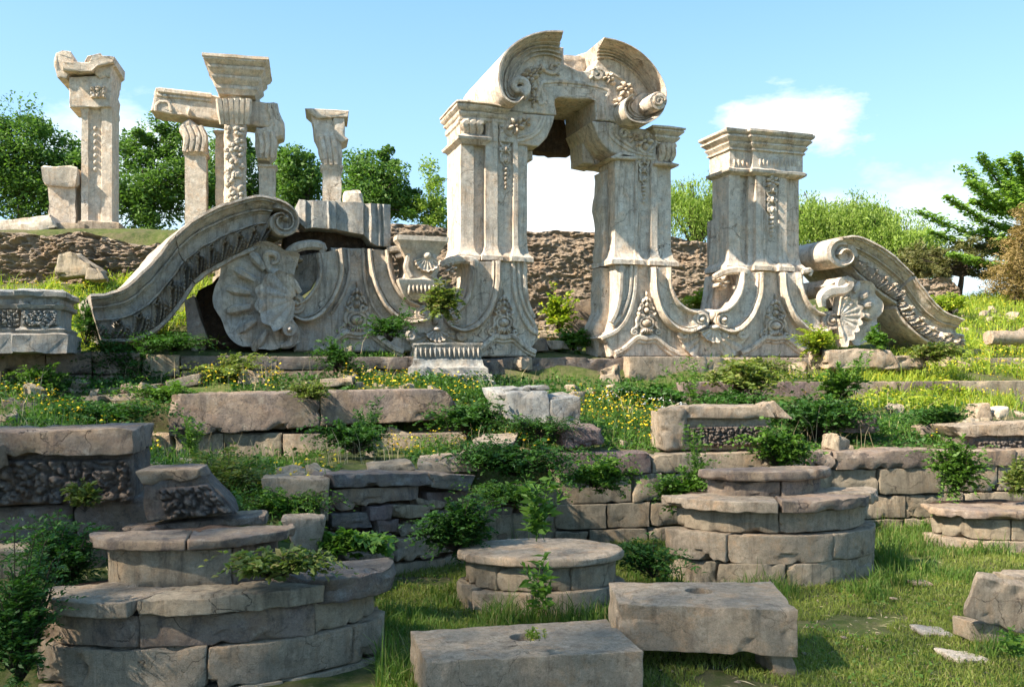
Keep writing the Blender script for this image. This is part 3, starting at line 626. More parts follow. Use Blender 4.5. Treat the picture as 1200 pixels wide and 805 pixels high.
# ------------------------------------------------------------------ ruined pedestal at the left of the gate
Pd = Th(FA, 'ruined_pedestal', 'grey marble pedestal with large curling swag and fluted slab broken off on top', 'pedestal', 405, 412)
mb = MB().add(prism(Pd, [(388, 290), (459, 292), (463, 320), (474, 342), (484, 354), (484, 412), (345, 412), (345, 375), (374, 360), (386, 335)], -.02, -.9, .03))
Pd.put(mb, 'flared_base', 'marble_grey')
mb = MB().add(prism(Pd, [(334, 268), (400, 262), (436, 268), (462, 292), (334, 300)], -.35, -1., .05, .06)); Pd.put(mb, 'rubble_or_shade_core', 'core')
Pd.put(swag(Pd, [(371, 297), (374, 318), (368, 336), (357, 350), (348, 356)], [(402, 291), (403, 322), (394, 350), (377, 371), (358, 378), (342, 371)], vo=(346, 357, 12, -90, -1.6)), 'swag_scroll', 'marble_grey')
Pd.put(swag(Pd, [(455, 293), (459, 318), (469, 340), (482, 352), (492, 357)], [(431, 292), (435, 322), (447, 353), (464, 373), (480, 380), (496, 377)], vo=(494, 368, 10.5, 250, 1.6)), 'swag_scroll', 'marble_grey')
mb = MB().add(tpx(Pd, [(335, 299), (345, 292), (362, 288), (378, 290), (376, 297)], [.1, .15, .12, .1, .08], [.07, .09, .09, .09, .05], 20)); flower(mb, Pd, 345, 305, 10, -.1, 5, 0, .2)
mb.add(prism(Pd, [(337, 300), (374, 294), (376, 322), (366, 338), (350, 350), (340, 345)], -.25, -.7, .02))
mb.add(tpx(Pd, [(452, 294), (466, 293), (470, 299), (462, 302)], .12, [.06, .07, .04], 10))
for q in ([(408, 292), (409, 320), (402, 345), (388, 368)], [(426, 291), (428, 330), (438, 360), (455, 380)]): mb.add(tpx(Pd, q, .0, .03, 20))
Pd.put(mb, 'curved_moulding', 'marble_grey')
Pd.put(cartouche(Pd, 418, 362, 66), 'carved_cartouche', 'marble_grey'); Pd.put(ogee(Pd, 420, 389, 52, 24), 'ogee_moulding', 'marble_grey')
mb = MB()
xs = [350, 357, 359, 366, 382, 384, 386, 392, 394, 410, 413, 424, 426, 431, 433, 440, 442, 446, 448, 456]
top = [(x, 235+(x-350)*.05+(1 if x > 352 else 0)) for x in xs]
def lowy(x): return np.interp(x, [350, 352, 366, 395, 410, 428, 434, 438, 460], [262, 270, 268, 270, 274, 277, 287, 289, 290])
n = len(xs); V = []; hv = [.05, .12, .06, .12, .12, .16, .13, .13, .05, .12, .12, .12, .05, .10, .16, .10, .14, .07, .13, .08]
for j, t in enumerate(np.linspace(0, 1, 6)):
    V.append(Pd.L([(x+(2 if j == 5 else 0)*0, tp[1]*(1-t)+lowy(x)*t) for x, tp in zip(xs, top)], np.array(hv)+.05))
V.append(Pd.L([(x, lowy(x)) for x in xs], -.85)); V.append(Pd.L([(x, tp[1]) for x, tp in zip(xs, top)], -.85))
V = wear(np.vstack(V), .012, 5); fs = gf(8, n, True, False)+[tuple(i*n for i in range(8)), tuple(i*n+n-1 for i in range(8))[::-1]]
mb.add((V, fs)); Pd.put(mb, 'fluted_slab', 'marble_blue', 25)
# small bowl-shaped capital standing between pedestal and gate
Va = Th(FA, 'carved_urn', 'small square carved marble urn with shell on its face wedged left of the archway', 'urn', 489, 352)
mb = MB().add(rings(Va, [(474, .25), (504, .25), (504, -.4), (474, -.4)], 330, [(-.12, 356), (.0, 352), (.10, 346), (.16, 338), (.20, 333), (.20, 330), (.08, 328), (.02, 318), (.04, 305), (.12, 296), (.15, 294), (.17, 290), (.24, 286), (.24, 281), (.12, 280)], 489, seg=.08, w=.01))
Va.put(mb, 'urn_body', 'marble_white')
mb = MB().add(fan(Va, 495, 303, [(-160, 15), (-90, 18), (-20, 15)], 8, .42, .05, .12, sc=.1)); mb.add(lump(Va, 495, 303, 5, 5, .4, .1))
for g in (-1, 1): mb.add(tpx(Va, [(489+g*12, 327), (489+g*17, 316), (489+g*14, 300)], .32, [.07, .06, .04], 12))
for i in range(8): mb.add(lump(Va, 474+i*4.6, 341, 1.8, 6, .42, .06))
Va.put(mb, 'carved_shell', 'marble_white')
# ------------------------------------------------------------------ left scroll cornice
S1 = Th(Fr(21.1, .65), 'scroll_cornice', 'long grey marble S-shaped cornice, cracked in two, curling up at the left', 'cornice', 215, 400)
COL_ = [(0.0, 0.42), (0.047, 0.43), (0.052, 0.37), (0.095, 0.37), (0.103, 0.3), (0.163, 0.26), (0.232, 0.17), (0.237, 0.21), (0.267, 0.21), (0.271, 0.12), (0.31, 0.11), (0.314, 0.08), (0.482, 0.07), (0.486, 0.13), (0.516, 0.13), (0.52, 0.04), (0.9, 0.04), (0.905, 0.13), (0.97, 0.14), (1, 0.08)]
T1 = [(106, 345), (128, 342), (148, 334), (166, 318), (183, 300), (204.3, 275)]; B1 = [(120, 402), (138, 402), (160, 400), (186, 388), (207, 366), (228, 335)]
T2 = [(205, 274.5), (228, 255), (252, 243), (280, 233), (306, 228), (325, 233)]; B2 = [(229, 334), (248, 320), (266, 310), (284, 301), (300, 293), (311, 286)]
mb = MB().add(band(S1, T1, B1, COL_, -2.3, 36, .01)); o = S1.put(mb, 'cornice_block', 'marble_grey')
mb = MB().add(band(S1, T2, B2, COL_, -2.3, 36, .01)); 
T3 = [(322, 231), (336, 237), (347, 247), (351, 259), (347, 271), (338, 276), (326, 275), (318, 267), (317, 257), (323, 250), (332, 250), (337, 256)]
B3 = [(318, 246), (328, 247), (337, 251), (341, 258), (340, 265), (335, 268), (329, 267), (325, 263), (325, 259), (327, 256), (330, 256), (332, 258)]
mb.add(band(S1, T3, B3, [(0, .34), (.2, .36), (.3, .28), (.6, .26), (.7, .32), (.9, .32), (1, .2)], -2.2, 60, .004)); mb.add(disc(S1, 333, 259, 13, .18, -2.1)); mb.add(lump(S1, 330, 258, 4, 4, .2, .15))
S1.put(mb, 'cornice_block', 'marble_grey')
S1.put(acanthus(S1, T1, B1, .535, .89, 5, .09), 'leaf_frieze', 'marble_grey'); S1.put(acanthus(S1, T2, B2, .535, .89, 6, .09), 'leaf_frieze', 'marble_grey')
# ------------------------------------------------------------------ big shell at the left
Sh = Th(FA, 'shell_block', 'large grey marble scallop shell block leaning under the curled cornice', 'carved shell', 300, 408)
mb = MB().add(fan(Sh, 336, 352, [(75, 52), (98, 60), (115, 72), (140, 84), (165, 85), (185, 84), (205, 80), (225, 76), (245, 62), (262, 56), (285, 50)], 6, .12, .10, .55, rim=.07, sc=.06, nr=26, cup=.05))
for a in (128, 150, 170, 191, 213, 236):
    c, s = math.cos(math.radians(a)), -math.sin(math.radians(a)); mb.add(tpx(Sh, [(336+x*c, 352+x*s) for x in (44, 56, 66, 71)], [.22, .24, .22, .18], [.05, .07, .09, .05], 12))
Sh.put(mb, 'shell_fan', 'marble_grey'); Sh.put(MB().add(prism(Sh, [(232, 338), (262, 318), (320, 300), (352, 330), (352, 408), (216, 408), (222, 365)], -.45, -1.2, .05, .06)), 'rubble_or_shade_core', 'core')  # added dark filler block, its brown stands in for the shadow behind the shell
mb = MB().add(fan(Sh, 345, 352, [(95, 26), (130, 40), (165, 46), (200, 46), (235, 44), (262, 20)], 7, .34, .05, .2, rim=.03, sc=.1)); 
mb.add(tpx(Sh, [(350, 345), (338, 330), (322, 322), (313, 312), (312, 300), (322, 301), (324, 309), (318, 311)], [.3, .3, .28, .25, .2, .25, .3, .3], [.05, .08, .08, .08, .07, .06, .05, .03], 40))
mb.add(tpx(Sh, [(330, 372), (336, 378), (343, 390), (340, 402), (328, 406)], .25, [.12, .1, .1, .08, .05], 24)); mb.add(disc(Sh, 337, 387, 8, .42, 0)); mb.add(lump(Sh, 337, 387, 4, 4, .4, .12))
Sh.put(mb, 'shell_heart', 'marble_grey')
# ------------------------------------------------------------------ right shell and scroll cornice
Sr = Th(FA, 'shell_block', 'broken pale marble scallop shell standing beneath the sloping cornice on the right', 'carved shell', 985, 405)
mb = MB().add(fan(Sr, 982, 362, [(-75, 42), (-50, 52), (-30, 44), (-5, 44), (20, 44), (45, 42), (70, 36), (95, 34), (120, 30)], 5, .1, .09, .5, rim=.05, sc=.1, nr=24))
for a in (-20, 8, 32, 58): c, s = math.cos(math.radians(a)), -math.sin(math.radians(a)); mb.add(tpx(Sr, [(982+x*c, 362+x*s) for x in (22, 30, 36)], [.2, .22, .16], [.05, .08, .04], 10))
Sr.put(mb, 'shell_fan', 'marble')
mb = MB().add(fan(Sr, 972, 372, [(-78, 34), (-50, 26), (-10, 25), (20, 27), (50, 25), (85, 22)], 8, .32, .04, .25, rim=.03, sc=.12))
mb.add(tpx(Sr, [(956, 360), (955, 350), (964, 343), (980, 341), (988, 334), (983, 327)], .22, [.1, .14, .14, .13, .12, .08], 30))
Vv = Sr.L([(975, 338), (981, 336)], np.array([-1.2, .25])); mb.add(tube(np.array([Vv[0], Vv[0]*.5+Vv[1]*.5, Vv[1]]), .2, 16)); Sr.put(mb, 'shell_heart', 'marble')
S2 = Th(FA, 'scroll_cornice', 'pale marble cornice sloping down to the right from a curled scroll beside the pillar', 'cornice', 1050, 408)
T4 = [(988, 277), (1004, 276), (1022, 282), (1040, 293), (1056, 306), (1071, 321)]; B4 = [(996, 314), (1005, 324), (1014, 333), (1026, 343), (1038, 351), (1049, 358)]
T5 = [(1073, 324), (1085, 340), (1098, 356), (1112, 367), (1124, 371), (1130, 374)]; B5 = [(1047, 362), (1056, 378), (1070, 392), (1085, 402), (1103, 409), (1126, 410)]
CO2 = [(t, v) for t, v in COL_]
mb = MB().add(band(S2, T4, B4, CO2, -1.6, 36, .008)); mb.add(band(S2, [(990, 277), (977, 281), (970, 290), (970, 301), (977, 309), (987, 313), (997, 309), (1001, 301), (996, 293), (988, 292), (983, 298)], [(994, 292), (985, 289), (979, 294), (979, 300), (983, 304), (989, 306), (993, 303), (993, 299), (991, 297), (988, 297), (986, 299)], [(0, .34), (.25, .36), (.4, .28), (.7, .28), (1, .2)], -1.6, 60, .004))
mb.add(disc(S2, 986, 299, 12, .22, -1.55)); S2.put(mb, 'cornice_block', 'marble')
mb = MB().add(band(S2, T5, B5, CO2, -1.3, 36, .01)); S2.put(mb, 'cornice_block', 'marble')
S2.put(acanthus(S2, T4, B4, .535, .89, 6, .09), 'leaf_frieze', 'marble'); S2.put(acanthus(S2, T5, B5, .535, .89, 5, .09), 'leaf_frieze', 'marble')
mb = MB()
for i in range(40):
    x = 1083+rng.random()*42; y = 390+rng.random()*17; mb.add(lump(S2, x, y, 2.2+1.5*rng.random(), 2.4, .0, .16, rng.random()*180, 8, 3))
S2.put(mb, 'leaf_frieze', 'marble')
# ------------------------------------------------------------------ low carved plinth at the far left, fluted block in front of the gate
Lf = Th(Fr(17.6, .38), 'carved_plinth', 'low grey carved marble plinth with broken top at the left edge', 'plinth', 20, 412)
mb = MB().add(rings(Lf, [(-60, -.25), (22, -.25), (25, 0), (70, 0), (70, -1.2), (-60, -1.2)], 390, [(.12, 413), (.12, 392), (.06, 390), (.08, 386), (.0, 383), (0, 363), (.05, 361), (.07, 357), (.02, 356), (.02, 350), (.09, 347), (.10, 342), (.02, 339)], 40, w=.022, seg=.1, dz=.1))
Lf.put(mb, 'plinth_body', 'marble_blue')
mb = MB().add(reliefq(Lf, [(27, 364), (68, 364), (68, 382), (27, 382)], lumpy(5, 2.6, .05, 3), 60, 28, .02, .05)); mb.add(reliefq(Lf, [(-10, 362), (20, 362), (20, 382), (-10, 384)], lumpy(4, 3, .06, 5), 50, 28, -.22, .05))
mb.add(tpx(Lf, [(27, 366), (33, 372), (38, 379), (47, 379), (53, 386), (60, 379), (68, 378)], .05, .025, 30))
Lf.put(mb, 'carved_relief', 'marble_blue')
Fb = Th(Fr(17.9, .12), 'fluted_plinth', 'short white marble plinth with a fluted band standing on moulded steps before the archway', 'plinth', 528, 450)
mb = MB().add(rings(Fb, [(484, 0), (566, 0), (566, -.7), (484, -.7)], 425, [(.20, 452), (.20, 447), (.14, 445), (.15, 440), (.09, 438), (.08, 431), (.02, 428), (0, 424), (0, 421), (-.02, 420), (-.02, 406), (0, 404), (0, 402)], 525, w=.012, seg=.08))
Fb.put(mb, 'plinth_body', 'marble_blue')
mb = MB()
for i in range(14): mb.add(lump(Fb, 488+i*5.6, 413, 1.8, 7.5, -.03, .07, 0, 8, 3))
Fb.put(mb, 'fluting', 'marble_blue')
# ------------------------------------------------------------------ ruined columns on the mound
FB = Fr(30, .38)
FC = Fr(30, .25)
c1 = Th(FC, 'broken_column', 'tallest square marble column at the far left carrying a broken entablature block', 'column', 112, 268)
mb = MB().add(rings(c1, [(95, -.02), (103, -.02), (103, -.06), (104, -.08), (118, -.08), (119, -.02), (131, -.02), (131, -.9), (95, -.9)], 200, [(.03, 262), (0, 258), (0, 132), (.02, 130), (.02, 124)], 112)); c1.put(mb, 'shaft', 'marble_white')
mb = MB().add(prism(c1, [(82, 92), (131, 89), (131, 127), (82, 127)], .08, -.95, .02, .03)); mb.add(reliefq(c1, [(107, 103), (126, 103), (126, 117), (107, 117)], lumpy(3, 2, .08, 9), 26, 20, .1)); c1.put(mb, 'capital', 'marble_white')
mb = MB().add(prism(c1, [(67, 66), (74, 62), (84, 65), (90, 76), (98, 78), (104, 67), (118, 66), (136, 70), (136, 80), (132, 82), (132, 92), (117, 92), (110, 88), (82, 88), (80, 94), (68, 92), (66, 80)], .15, -1.1, .015, .05)); mb.add(prism(c1, [(76, 77), (108, 78), (112, 70), (136, 71), (135, 78), (118, 82), (110, 88), (78, 87)], .3, .1, .012, .03)); c1.put(mb, 'entablature_block', 'marble_white')
mb = MB().add(rings(c1, [(95, .3), (142, .3), (142, -1.4), (95, -1.4)], 270, [(0, 276), (0, 262), (-.05, 261)], 112, w=.02)); c1.put(mb, 'base', 'sand')
mb = MB(); [mb.add(lump(c1, 111, 150+i*8, 3, 3.5, -.1, .08)) for i in range(7)]; c1.put(mb, 'carved_garland', 'marble_white')
c2 = Th(FC, 'broken_pier', 'short thick stub of a stone pier left of the tallest column', 'pier', 72, 268)
mb = MB().add(rings(c2, [(57, 0), (88, 0), (88, -.7), (57, -.7)], 240, [(0, 276), (0, 217)], 72, w=.03)); c2.put(mb, 'shaft', 'marble_white')
mb = MB().add(rings(c2, [(54, .1), (90, .1), (90, -.8), (54, -.8)], 210, [(0, 218), (.04, 214), (.04, 198), (0, 196)], 72, w=.05)); c2.put(mb, 'capital', 'marble_white')
gcol = Th(FC, 'column_group', 'group of four slender marble columns under one broken beam and a square cornice', 'colonnade', 270, 250)
mb = MB().add(prism(gcol, [(182, 104), (262, 114), (264, 144), (203, 135), (177, 130)], .05, -.8, .03, .02))
mb.add(tpx(gcol, [(183, 131), (184, 123), (191, 120), (198, 122), (201, 131)], .06, .04, 16)); mb.add(tpx(gcol, [(186, 107), (248, 114)], .08, .08, 12)); mb.add(tpx(gcol, [(184, 112), (248, 119)], .06, .05, 12)); mb.add(lump(gcol, 222, 133, 3, 5, .05, .08)); gcol.put(mb, 'beam', 'marble_white')
mb = MB().add(prism(gcol, [(284, 117), (326, 121), (325, 150), (284, 147)], .0, -.8, .03, .02)); gcol.put(mb, 'beam', 'marble_white')
mb = MB().add(rings(gcol, [(258, .45), (300, .45), (300, -.7), (258, -.7)], 100, [(.0, 117), (.03, 113), (.07, 111), (.07, 108), (.04, 107), (.11, 103), (.16, 100), (.16, 97.5), (.12, 97), (.20, 93), (.26, 90), (.26, 87.5), (.22, 87), (.30, 84), (.35, 82), (.35, 80), (.38, 79.5), (.38, 76.5)], 279, w=.012)); gcol.put(mb, 'square_cornice', 'marble_white')
def rcol(th, cx, r, y0, y1, vc, rough=.03, n=20):
    V = []; fs = []; ys = np.linspace(y0, y1, 24); rm = th.f.m(cx, r); u, z = th.f.uz(cx, 0)
    for y in ys:
        z = th.f.uz(cx, y)[1]
        for j in range(n): a = 2*math.pi*j/n; V.append((u-th.u0+rm*math.cos(a), -vc+rm*math.sin(a), z-th.z0))
    V = np.array(V); V = V+np.stack([vn(V*9, 3), vn(V*9, 4), vn(V*9, 5)], 1)*rough; return V, gf(24, n, False, True)+[tuple(range(n))]
mb = MB().add(rcol(gcol, 276, 12.5, 150, 286, .1)); sd = rng.random((60, 2))
for a, b in sd: mb.add(lump(gcol, 266+a*21, 152+b*88, 3, 3.6, .36+.07*math.sin(a*3.1), .05, a*90, 7, 2))
gcol.put(mb, 'carved_shaft', 'marble_white')
mb = MB().add(rcol(gcol, 276, 12, 112, 152, .1)); [mb.add(tpx(gcol, [(262+i*5.6, 150), (261+i*6, 135), (259+i*6.8, 122)], [.35, .42, .5], [.07, .12, .09], 10)) for i in range(6)]; gcol.put(mb, 'capital', 'marble_white')
def pil(x0, x1, y0, y1, cap, v, name='slender_shaft'):
    mb = MB().add(rings(gcol, [(x0, v), (x1, v), (x1, v-.5), (x0, v-.5)], 200, [(0, y1), (0, y0+4), (.05, y0+2), (.06, y0), (0, y0)], (x0+x1)/2, w=.012)); gcol.put(mb, name, 'marble_white')
pil(216, 241, 178, 286, 0, -.1); mb = MB().add(prism(gcol, [(217, 180), (241, 180), (241, 160), (232, 145), (222, 139), (212, 144), (209, 154), (216, 166)], 0, -.7, .06, .05))
[mb.add(tpx(gcol, [(216+i*7, 178), (219+i*7, 162), (214+i*7, 148)], .03, [.05, .1, .06], 10)) for i in range(4)]; gcol.put(mb, 'broken_capital', 'marble_white')
pil(251, 263, 150, 286, 0, -.3); pil(303, 322, 192, 286, 0, -.15)
mb = MB().add(prism(gcol, [(300, 150), (314, 148), (312, 120), (324, 121), (334, 150), (332, 160), (325, 163), (322, 180), (315, 187), (301, 187), (299, 170)], .02, -.7, .05, .04)); [mb.add(tpx(gcol, [(305+i*7, 186), (307+i*7, 170), (303+i*8, 155)], .05, [.05, .1, .06], 10)) for i in range(3)]; gcol.put(mb, 'broken_capital', 'marble_white')
c3 = Th(FC, 'broken_column', 'single slim marble column with a wedge of broken cornice, behind the fluted slab', 'column', 388, 250)
mb = MB().add(rings(c3, [(378, 0), (400, 0), (400, -.5), (378, -.5)], 210, [(0, 288), (0, 200), (.05, 197), (.06, 194), (0, 193)], 388, w=.015)); c3.put(mb, 'shaft', 'marble_white')
mb = MB().add(prism(c3, [(379, 195), (400, 195), (401, 164), (396, 150), (385, 136), (364, 132), (370, 164), (375, 180)], .04, -.6, .02, .04)); [mb.add(tpx(c3, [(382+i*6, 194), (380+i*6, 178), (376+i*7, 160)], .05, [.06, .11, .08], 10)) for i in range(3)]; c3.put(mb, 'capital', 'marble_white')
mb = MB().add(prism(c3, [(358, 129), (409, 131), (408, 139), (372, 140), (366, 136)], .14, -.9, .02, .02)); mb.add(prism(c3, [(390, 138), (404, 138), (404, 160), (408, 164), (400, 168), (393, 162)], .08, -.85, .02, .02)); c3.put(mb, 'cornice_fragment', 'marble_white')

# ornaments hang on the block they are carved from
_up = {'carved_cartouche': 'flared_base', 'ogee_moulding': 'flared_base', 'carved_garland': ('pier', 'shaft'), 'leaf_frieze': 'cornice_block', 'carved_flower': 'springer_block', 'carved_vine': 'keystone_arch', 'arch_moulding': 'keystone_arch', 'shell_heart': 'shell_fan', 'fluting': 'plinth_body', 'carved_relief': 'plinth_body'}
def _cen(o): b = np.array([tuple(v) for v in o.bound_box]); return b.mean(0)
for th in (G, R_, Pd, S1, S2, Sh, Sr, Lf, Fb, c1):
    ch = list(th.e.children)
    for o in ch:
        w = _up.get(o.name.split('.')[0])
        if w:
            w = (w,) if isinstance(w, str) else w; cand = [p for p in ch if p.name.split('.')[0] in w]
            if cand: o.parent = min(cand, key=lambda p: np.linalg.norm(_cen(p)-_cen(o)))
# ------------------------------------------------------------------ terrain: one sheet, steps hidden behind the walls
TC = {
 -250: [(6.6, 0), (6.8, .5), (8.6, .55), (8.9, .62), (9.3, .95), (10, 1.2), (12, 1.5), (15.3, 1.85), (16.1, 1.9), (16.4, 2.4), (17.5, 2.45), (19, 2.8), (23.5, 4.2), (24.4, 4.5), (25.2, 5.5), (26, 5.7), (60, 5.7)],
 40: [(7.0, 0), (7.3, .5), (9, .56), (9.35, .62), (9.6, .95), (10.3, 1.2), (12, 1.45), (15.3, 1.83), (16.2, 1.9), (16.5, 2.4), (17.6, 2.45), (19, 2.8), (23.5, 4.2), (24.4, 4.5), (25.2, 5.5), (26, 5.7), (60, 5.7)],
 200: [(7.4, 0), (7.6, .5), (9.1, .6), (9.6, .9), (11, .95), (14.9, .98), (15.15, 1.75), (16, 1.95), (17.1, 2.0), (17.3, 2.4), (19, 2.6), (23, 4), (24.4, 4.5), (25.2, 5.5), (26, 5.7), (60, 5.7)],
 340: [(8, 0), (8.2, .55), (9.6, .62), (10.3, .9), (14.9, .95), (15.15, 1.75), (16, 1.95), (17.7, 2.0), (17.9, 2.4), (20, 2.6), (24.4, 4.5), (25.2, 5.5), (26, 5.7), (60, 5.7)],
 395: [(10.6, 0), (10.9, 1.02), (14.9, 1.02), (15.15, 1.75), (16, 1.95), (18, 2.0), (18.2, 2.4), (20, 2.6), (24.4, 4.3), (25.2, 5.5), (26, 5.7), (60, 5.7)],
 540: [(11.9, 0), (12.2, .98), (14.6, 1.12), (15.1, 1.6), (16, 1.8), (19.4, 2.0), (19.7, 2.4), (22, 2.6), (27, 3.0), (29.5, 3.1), (30.5, 5.6), (32, 5.8), (60, 5.8)],
 645: [(12.95, 0), (13.2, 1.05), (14, 1.25), (16, 1.65), (20, 1.95), (20.3, 2.35), (22, 2.6), (27, 3.0), (29.5, 3.1), (30.5, 5.6), (32, 5.8), (60, 5.8)],
 740: [(12.95, 0), (13.2, 1.05), (14, 1.2), (16, 1.5), (20, 1.8), (20.6, 1.9), (20.9, 2.35), (23, 2.5), (27, 3.0), (29.5, 3.1), (30.5, 5.5), (32, 5.6), (60, 5.6)],
 850: [(13.2, 0), (13.5, 1.05), (15, 1.15), (19, 1.42), (19.3, 1.85), (21, 1.95), (21.6, 2.35), (24, 2.5), (28, 3.0), (29.5, 3.3), (30.5, 5.2), (32, 5.3), (60, 5.2)],
 1000: [(13.6, 0), (13.9, 1.05), (15, 1.15), (19.6, 1.45), (19.9, 1.88), (22, 2.1), (22.6, 2.38), (25, 2.6), (30, 3.6), (36, 4.3), (60, 4.6)],
 1200: [(14.2, 0), (14.5, 1.05), (16, 1.2), (20.4, 1.45), (20.7, 1.85), (23, 2.15), (23.6, 2.4), (26, 2.8), (31, 3.9), (37, 4.8), (60, 5.2)],
 1450: [(15.0, 0), (15.3, 1.05), (17, 1.2), (21.2, 1.45), (21.6, 1.85), (24, 2.15), (25, 2.4), (27, 2.8), (32, 4.0), (38, 4.9), (60, 5.3)]}
_ks = sorted(TC)
def hgt(X, Y):
    X = np.atleast_1d(np.asarray(X, float)); Y = np.atleast_1d(np.asarray(Y, float))
    Yo = Y/K; px = np.clip(600+F*X/np.maximum(Y, 3.5), _ks[0], _ks[-1]); prof = []
    # blend the break depths of neighbouring columns so that steps run along the walls
    Z = np.stack([np.interp(Yo, [q[0] for q in TC[k]], [q[1] for q in TC[k]], left=0) for k in _ks], 0)
    j = np.clip(np.searchsorted(_ks, px)-1, 0, len(_ks)-2); a = (px-np.array(_ks)[j])/(np.array(_ks)[j+1]-np.array(_ks)[j])
    out = np.empty(len(X))
    for n, k in enumerate(_ks[:-1]):
        m = j == n
        if not m.any(): continue
        p0, p1 = TC[k], TC[_ks[n+1]]
        # normalised warp: sample both columns at matching step positions
        s0 = np.array([q[0] for q in p0]); s1 = np.array([q[0] for q in p1]); am = a[m]
        r0 = s0[0]; r1 = s1[0]; front = r0+(r1-r0)*am; y0 = Yo[m]-front+r0; y1 = Yo[m]-front+r1
        w = np.clip(1-(Yo[m]-front)/4, 0, 1); y0 = y0*w+Yo[m]*(1-w); y1 = y1*w+Yo[m]*(1-w)
        z0 = np.interp(y0, s0, [q[1] for q in p0], left=0); z1 = np.interp(y1, s1, [q[1] for q in p1], left=0); out[m] = z0*(1-am)+z1*am
    P = np.stack([X*1.3, Y*1.3, X*0], 1); out = out+.028*fbm(P, 5, 3)+.012*vn(P*6, 2)
    far = np.clip((np.hypot(X, Y)-45)/60, 0, 1); return out*(1-far)+far*4.2
def axis(*parts): return np.unique(np.round(np.concatenate([np.arange(a, b, s) for a, b, s in parts]), 4))
gx = axis((-500, -60, 40), (-60, -16, 2), (-16, -9, .5), (-9, 11, .1), (11, 20, .5), (20, 60, 2), (60, 501, 40)); gy = axis((-300, -20, 40), (-20, 3, 1.5), (3, 13.5, .085), (13.5, 28, .12), (28, 40, .6), (40, 70, 3), (70, 700, 45))
GX, GY = np.meshgrid(gx, gy, indexing='ij'); z = hgt(GX.ravel(), GY.ravel()); z[GY.ravel() < 2] = 0
i, j = np.meshgrid(np.arange(len(gx)-1), np.arange(len(gy)-1), indexing='ij'); a = (i*len(gy)+j).ravel(); quads = np.stack([a, a+len(gy), a+len(gy)+1, a+1], 1)
def qmesh(name, V, Q, mat, parent=None, smooth=True, k=4):
    me = bpy.data.meshes.new(name); me.vertices.add(len(V)); me.vertices.foreach_set('co', np.ascontiguousarray(V, dtype=np.float32).ravel())
    me.loops.add(Q.size); me.loops.foreach_set('vertex_index', Q.astype(np.int32).ravel()); me.polygons.add(len(Q))
    me.polygons.foreach_set('loop_start', np.arange(0, Q.size, k, dtype=np.int32)); me.polygons.foreach_set('use_smooth', np.full(len(Q), smooth))
    me.update(calc_edges=True); me.validate(); me.materials.append(mat)
    o = bpy.data.objects.new(name, me); COL.objects.link(o)
    if parent is not None: o.parent = parent
    return o
setp(qmesh('ground', np.stack([GX.ravel(), GY.ravel(), z], 1), quads, M['ground']), kind='structure')
# ------------------------------------------------------------------ rammed earth walls on the rise behind
def ewall(name, label, fr, x0, x1, top, yb, amp, thick, mat='earth', n=420, m=120, cat='earth wall'):
    px = np.linspace(x0, x1, n); V = []; sd = nseed()
    tops = np.interp(px, [q[0] for q in top], [q[1] for q in top]); tt = np.linspace(0, 1, m)
    rows = []
    for t in tt:
        q = fr.uzs([(x, yt+(yb-yt)*t) for x, yt in zip(px, tops)]); rows.append((q[:, 0], q[:, 1], np.zeros(n)))
    back = []
    for k in range(1, 7): u, zz, v = rows[0]; back.append((u, zz-.015*k*k, np.full(n, -thick*k/6)))
    rows = back[::-1]+rows; u = np.concatenate([r[0] for r in rows]); zz = np.concatenate([r[1] for r in rows]); v = np.concatenate([r[2] for r in rows])
    P = np.stack([u, zz*2.2, v], 1); b = amp*(fbm(P*.5, sd, 4)*.5+.22*vn(P*4.5, sd+3)+.20*vn(P*10, sd+4)+.12*vn(P*21, sd+5)); b += amp*.3*np.abs(vn(np.stack([u*.4, zz*3.2, v], 1), sd+8))
    zz = zz+amp*.3*fbm(np.stack([u*1.6, v*1.6, u*0], 1), sd+11, 4)*(zz > zz.min()+.4)
    W = np.stack([u*fr.c+(v+b)*fr.s, fr.D+u*fr.s-(v+b)*fr.c, zz], 1); base = np.array([W[:, 0].mean(), W[:, 1].mean(), W[:, 2].min()])
    o = mesh(name, W, gf(len(rows), n), M[mat], None, 60, base); return setp(o, label, cat)
ewall('earth_wall', 'long crumbling brown earth wall seen through and beside the archway', Fr(28.5, .1), 425, 850, [(425, 262), (470, 263), (500, 264), (560, 270), (620, 270), (660, 273), (700, 274), (760, 272), (800, 282), (850, 290)], 400, .20, 2.5)
ewall('earth_bank', 'low eroded edge of bare earth under the columns at the far left', Fr(24.3, .1), -120, 330, [(-120, 270), (0, 272), (60, 276), (100, 273), (170, 285), (330, 275)], 335, .30, 2.5, cat='earth bank')
ewall('earth_wall', 'short stub of earth wall behind the end of the right cornice', Fr(34, .1), 1062, 1124, [(1062, 332), (1075, 326), (1112, 326), (1124, 336)], 372, .16, 1.5, n=110, m=60)
